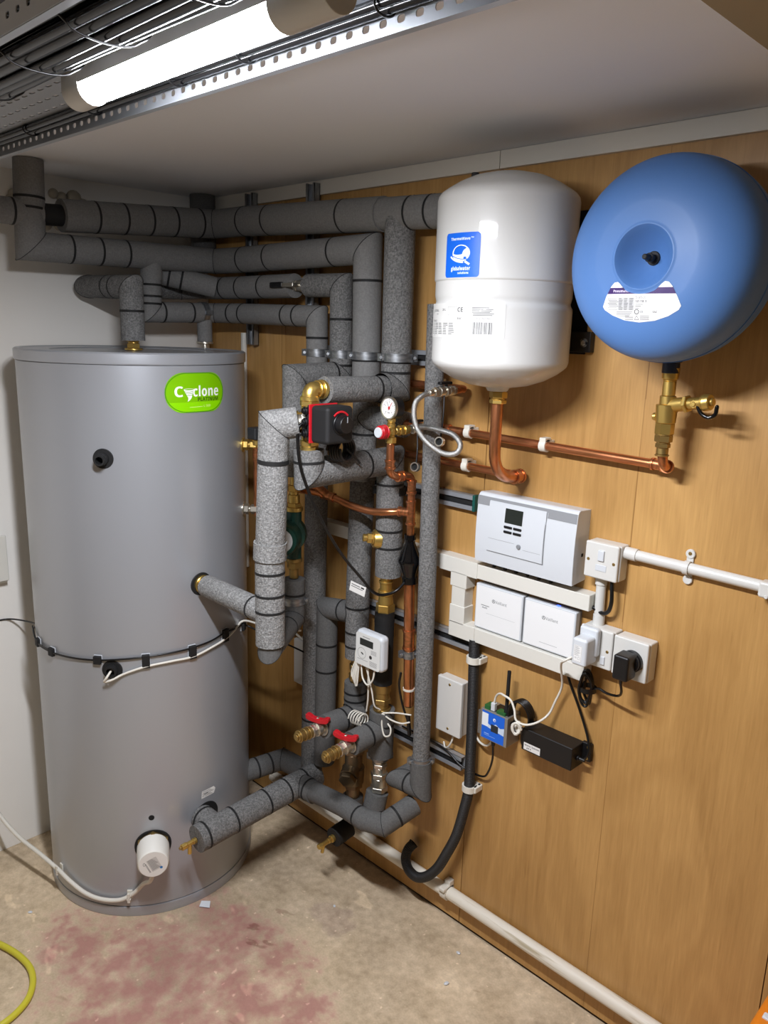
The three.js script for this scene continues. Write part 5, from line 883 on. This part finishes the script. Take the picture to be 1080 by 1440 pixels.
single('gateway_cable', 'black lead hanging from the bottom of the gateway to the lowest rail', 'cable', V(1.4, 0.6, 0.03), [...stack(V(1.411, 0.694, 0.04), V(0, -1, 0), [[0.026, 0.008, 0.0045]]), ...tube([V(1.411, 0.67, 0.04), V(1.408, 0.625, 0.034), V(1.392, 0.577, 0.026), V(1.372, 0.548, 0.018), V(1.34, 0.54, 0.016), V(1.29, 0.552, 0.026), V(1.24, 0.575, 0.026), V(1.16, 0.582, 0.026), V(1.06, 0.582, 0.026)], 0.003, 90, 8)], M.cable);
single('gateway_cable', 'white wire passing from behind the black hose to the gateway base', 'cable', V(1.36, 0.65, 0.02), tube([V(1.325, 0.665, 0.012), V(1.35, 0.648, 0.02), V(1.385, 0.655, 0.03), V(1.402, 0.68, 0.03), V(1.404, 0.7, 0.02)], 0.0032, 30, 8), M.wireWhite);
// black ribbed hose
{
  const pts = [V(1.318, 0.95, 0.028), V(1.321, 0.86, 0.028), V(1.326, 0.7, 0.028), V(1.33, 0.56, 0.03), V(1.331, 0.49, 0.032), V(1.324, 0.43, 0.038), V(1.308, 0.339, 0.048), V(1.283, 0.27, 0.056), V(1.25, 0.2, 0.06), V(1.205, 0.147, 0.06), V(1.165, 0.125, 0.057), V(1.13, 0.13, 0.052), V(1.112, 0.155, 0.046), V(1.112, 0.182, 0.034), V(1.118, 0.196, 0.02)];
  const t = thing('drain_hose', 'black ribbed hose hanging down the plywood and curling up at its end', 'hose', V(1.32, 0.14, 0.03));
  const rib = dataTex(8, 64, (x, y) => { const v = 128 + Math.sin(y / 64 * 6.283) * 110; return [v, v, v]; }, false); rib.repeat.set(1, 1);
  const c = new THREE.CatmullRomCurve3(pts, false, 'centripetal'), g = new THREE.TubeGeometry(c, 200, 0.0152, 20); const u = g.attributes.uv; for (let i = 0; i < u.count; i++) u.setXY(i, u.getY(i), u.getX(i) * 230);
  part('hose_wall', g, std({ color: 0x1b1b1c, roughness: 0.55, bumpMap: rib, bumpScale: 0.0016 }), t);
  part('open_end', ring(c.getPoint(1), c.getTangent(1), 0.011, 0.016, 0.004), M.rubber, t); part('bore', stack(c.getPoint(0.995), c.getTangent(1), [[0.002, 0.0125]]), M.dark, t);
}
[[1.321, 0.891, 'upper white clip holding the black hose under the trunking'], [1.331, 0.499, 'lower white clip holding the black hose beside the lowest rail']].forEach(([x, y, l]) => single('hose_clip', l, 'hose clip', V(x, y, 0), [rbox(x - 0.022, x + 0.024, y - 0.009, y + 0.009, 0, 0.014, 0.002), ring(V(x, y - 0.009, 0.029), UP, 0.0158, 0.0215, 0.018), rbox(x + 0.012, x + 0.026, y - 0.009, y + 0.009, 0, 0.034, 0.003)], M.wireWhite));
// heat meter
{
  const t = thing('heat_meter', 'pale heat meter display with small dark screen strapped to the black meter body', 'heat meter', V(1.045, 0.81, 0.15));
  part('case', rbox(0.992, 1.102, 0.812, 0.922, 0.136, 0.172, 0.014, 6), M.whiteBright, t);
  const tx = canvasTex(400, 400, (g, w, h) => {
    g.fillStyle = '#dfe0dc'; g.fillRect(0, 0, w, h); g.fillStyle = '#262a28'; g.fillRect(66, 66, 218, 84); g.fillStyle = '#888'; g.fillRect(110, 36, 120, 9); g.lineWidth = 5; g.strokeStyle = '#9a9a96'; g.beginPath(); g.arc(100, 250, 66, 0, 7); g.stroke(); g.fillStyle = '#2b2b2b'; g.beginPath(); g.ellipse(108, 252, 24, 9, 0.4, 0, 7); g.fill(); g.beginPath(); g.arc(246, 262, 23, 0, 7); g.fill(); g.fillStyle = '#999'; for (let i = 0; i < 5; i++) { g.fillRect(250, 172 + i * 11, 90, 5); g.fillRect(230, 310 + i * 13, 120, 6); } g.fillRect(30, 326, 170, 6);
  });
  const f = new THREE.ShapeGeometry((() => { const s = new THREE.Shape(), o = roundRect(0.1, 0.1, 0.011); s.setFromPoints(o.map((q) => new THREE.Vector2(q[0], q[1]))); return s; })()); const u = f.attributes.uv; for (let i = 0; i < u.count; i++) u.setXY(i, u.getX(i) / 0.1 + 0.5, u.getY(i) / 0.1 + 0.5); f.translate(1.047, 0.867, 0.1724);
  part('printed_front', f, std({ map: tx, roughness: 0.4 }), t);
}
single('meter_cable', 'thin white leads dangling in loops below the heat meter', 'cable', V(1.04, 0.75, 0.17), [
  ...tube([V(1.065, 0.815, 0.16), V(1.062, 0.78, 0.165), V(1.045, 0.76, 0.168), V(1.022, 0.772, 0.165), V(1.008, 0.815, 0.16)], 0.0026, 40, 8), ...tube([V(1.035, 0.815, 0.158), V(1.035, 0.76, 0.155), V(1.03, 0.70, 0.15), V(1.02, 0.66, 0.145)], 0.0026, 30, 8),
  ...tube([V(1.025, 0.815, 0.158), V(1.05, 0.74, 0.155), V(1.058, 0.69, 0.148), V(1.062, 0.675, 0.13)], 0.0024, 30, 8), ...tube([V(0.992, 0.87, 0.15), V(0.981, 0.845, 0.155), V(0.98, 0.815, 0.156), V(0.982, 0.79, 0.158)], 0.0026, 30, 8),
  ...[0, 1, 2, 3].flatMap((i) => tube([V(0.982 + i * 0.004, 0.815, 0.157), V(0.968 + i * 0.007, 0.772 - i * 0.006, 0.16 + i * 0.002), V(0.974 + i * 0.006, 0.758 - i * 0.008, 0.162), V(0.986 + i * 0.004, 0.81, 0.158)], 0.0026, 24, 6))], M.wireWhite);
single('cable_coil', 'small coil of thin white lead wound beside the lower insulated tee', 'cable', V(1.0, 0.635, 0.16), (() => { const q = []; for (let i = 0; i <= 70; i++) { const a = i / 70 * 6.283 * 5; q.push(V(0.985 + i * 0.00065, 0.637 + Math.sin(a) * 0.019, 0.168 + Math.cos(a) * 0.018 - i * 0.0001)); } return tube(q, 0.0022, 320, 6); })(), M.wireWhite);
single('meter_cable', 'thin white leads looping right from the brass union to the copper pipe', 'cable', V(1.1, 0.64, 0.1), [...tube([V(1.066, 0.662, 0.12), V(1.1, 0.668, 0.1), V(1.14, 0.67, 0.08)], 0.0026, 24, 8), ...tube([V(1.064, 0.66, 0.122), V(1.09, 0.645, 0.11), V(1.12, 0.64, 0.095), V(1.14, 0.648, 0.085)], 0.0026, 24, 8), ...tube([V(1.064, 0.66, 0.122), V(1.07, 0.625, 0.128), V(1.085, 0.598, 0.13), V(1.1, 0.605, 0.125), V(1.098, 0.625, 0.12), V(1.085, 0.633, 0.118)], 0.0026, 40, 8)], M.wireWhite);
// skirting conduit, clip, litter, hose, case
{
  const t = thing('conduit', 'scuffed white waste pipe running along the foot of the plywood wall', 'pipe', V(1.5, 0.108, 0.02));
  const scuff = dataTex(256, 512, (x, y) => { const s = smooth(0.12, 0.4, fbm(x / 30, y / 60, 6.1, 4)); return [226 - s * 44, 220 - s * 50, 205 - s * 62]; });
  const g = rod(V(0.4, 0.11, 0.02), V(2.6, 0.107, 0.02), 0.0195, 24); part('tube', g, std({ map: scuff, roughness: 0.5 }), t);
}
single('pipe_clip', 'pale plastic clip round the waste pipe near the plywood joint', 'pipe clip', V(1.262, 0.108, 0), [ring(V(1.252, 0.108, 0.02), V(1, 0, 0), 0.0195, 0.0235, 0.022), rbox(1.252, 1.274, 0.12, 0.146, 0, 0.022, 0.003), rbox(1.252, 1.274, 0.122, 0.134, 0, 0.05, 0.004)], M.wireWhite);
{ const s = new THREE.Shape(); s.moveTo(-0.014, -0.012); s.lineTo(0.02, -0.008); s.lineTo(0.012, 0.014); s.lineTo(-0.016, 0.008); s.closePath(); const g = new THREE.ExtrudeGeometry(s, { depth: 0.0012, bevelEnabled: false }); g.rotateX(-1.3); g.rotateY(0.5); g.translate(0.70, 0.006, 0.517); single('paper_scrap', 'torn scrap of white paper on the concrete in front of the cylinder', 'paper', V(0.7, 0, 0.517), g, M.whiteBright); }
[[1.372, 0.09, 0.006], [1.42, 0.2, 0.007], [0.98, 0.225, 0.005], [0.36, 0.92, 0.006]].forEach(([x, z, r], i) => { const g = new THREE.IcosahedronGeometry(r, 0); g.scale(1.3, 0.5, 0.9); g.rotateY(i * 1.3); g.translate(x, r * 0.45, z); single('plaster_chip', ['tiny white chip of plaster near the foot of the plywood', 'tiny white chip of plaster on bare concrete, lowest of the chips in the picture', 'tiny white chip of plaster under the low insulated pipe', 'tiny white chip of plaster on the concrete left of the cylinder'][i], 'debris', V(x, 0, z), g, M.whiteBright); });
single('garden_hose', 'yellow hose curving over the concrete at the lower left', 'hose', V(0.6, 0.01, 1.03), tube([V(0.3, 0.011, 1.12), V(0.37, 0.011, 1.07), V(0.444, 0.011, 1.036), V(0.523, 0.011, 1.014), V(0.59, 0.011, 1.01), V(0.645, 0.011, 1.026), V(0.688, 0.011, 1.058), V(0.712, 0.011, 1.1), V(0.722, 0.011, 1.15), V(0.72, 0.011, 1.25), V(0.69, 0.011, 1.4)], 0.0088, 120, 14), std({ color: 0xc6bd30, roughness: 0.45 }));
{
  const t = thing('tool_case', 'orange tool case edge in the lower right corner', 'tool case', V(2.4, 0, 0.25));
  M.orange = std({ color: 0xd97a14, roughness: 0.45 });
  const g = new RoundedBoxGeometry(0.42, 0.5, 0.34, 4, 0.018); g.translate(2.407, 0.25, 0.25); part('shell', g, M.orange, t);
  part('latch', rbox(2.212, 2.226, 0.495, 0.504, 0.215, 0.232, 0.003), M.whiteBright, t); part('handle', tube([V(2.34, 0.495, 0.25), V(2.36, 0.53, 0.25), V(2.48, 0.53, 0.25), V(2.5, 0.495, 0.25)], 0.011, 30, 10), M.black, t);
}
// hard foam squeezed into the holes in the white wall where pipes pass
{
  const g = []; for (let i = 0; i < 26; i++) { const a = i * 2.4, r = 0.012 + rnd() * 0.012; const s = new THREE.IcosahedronGeometry(r, 2); s.translate(0.004 + rnd() * 0.012, 2.1 + Math.sin(a) * 0.045 + rnd() * 0.02, 0.56 + Math.cos(a) * 0.12); g.push(s); }
  single('foam_filler', 'lumpy grey expanding foam on the white wall above the insulated pipes', 'filler foam', V(0.01, 2.1, 0.56), g, std({ color: 0xa79f90, roughness: 0.95 }));
}
renderer.render(scene, camera);
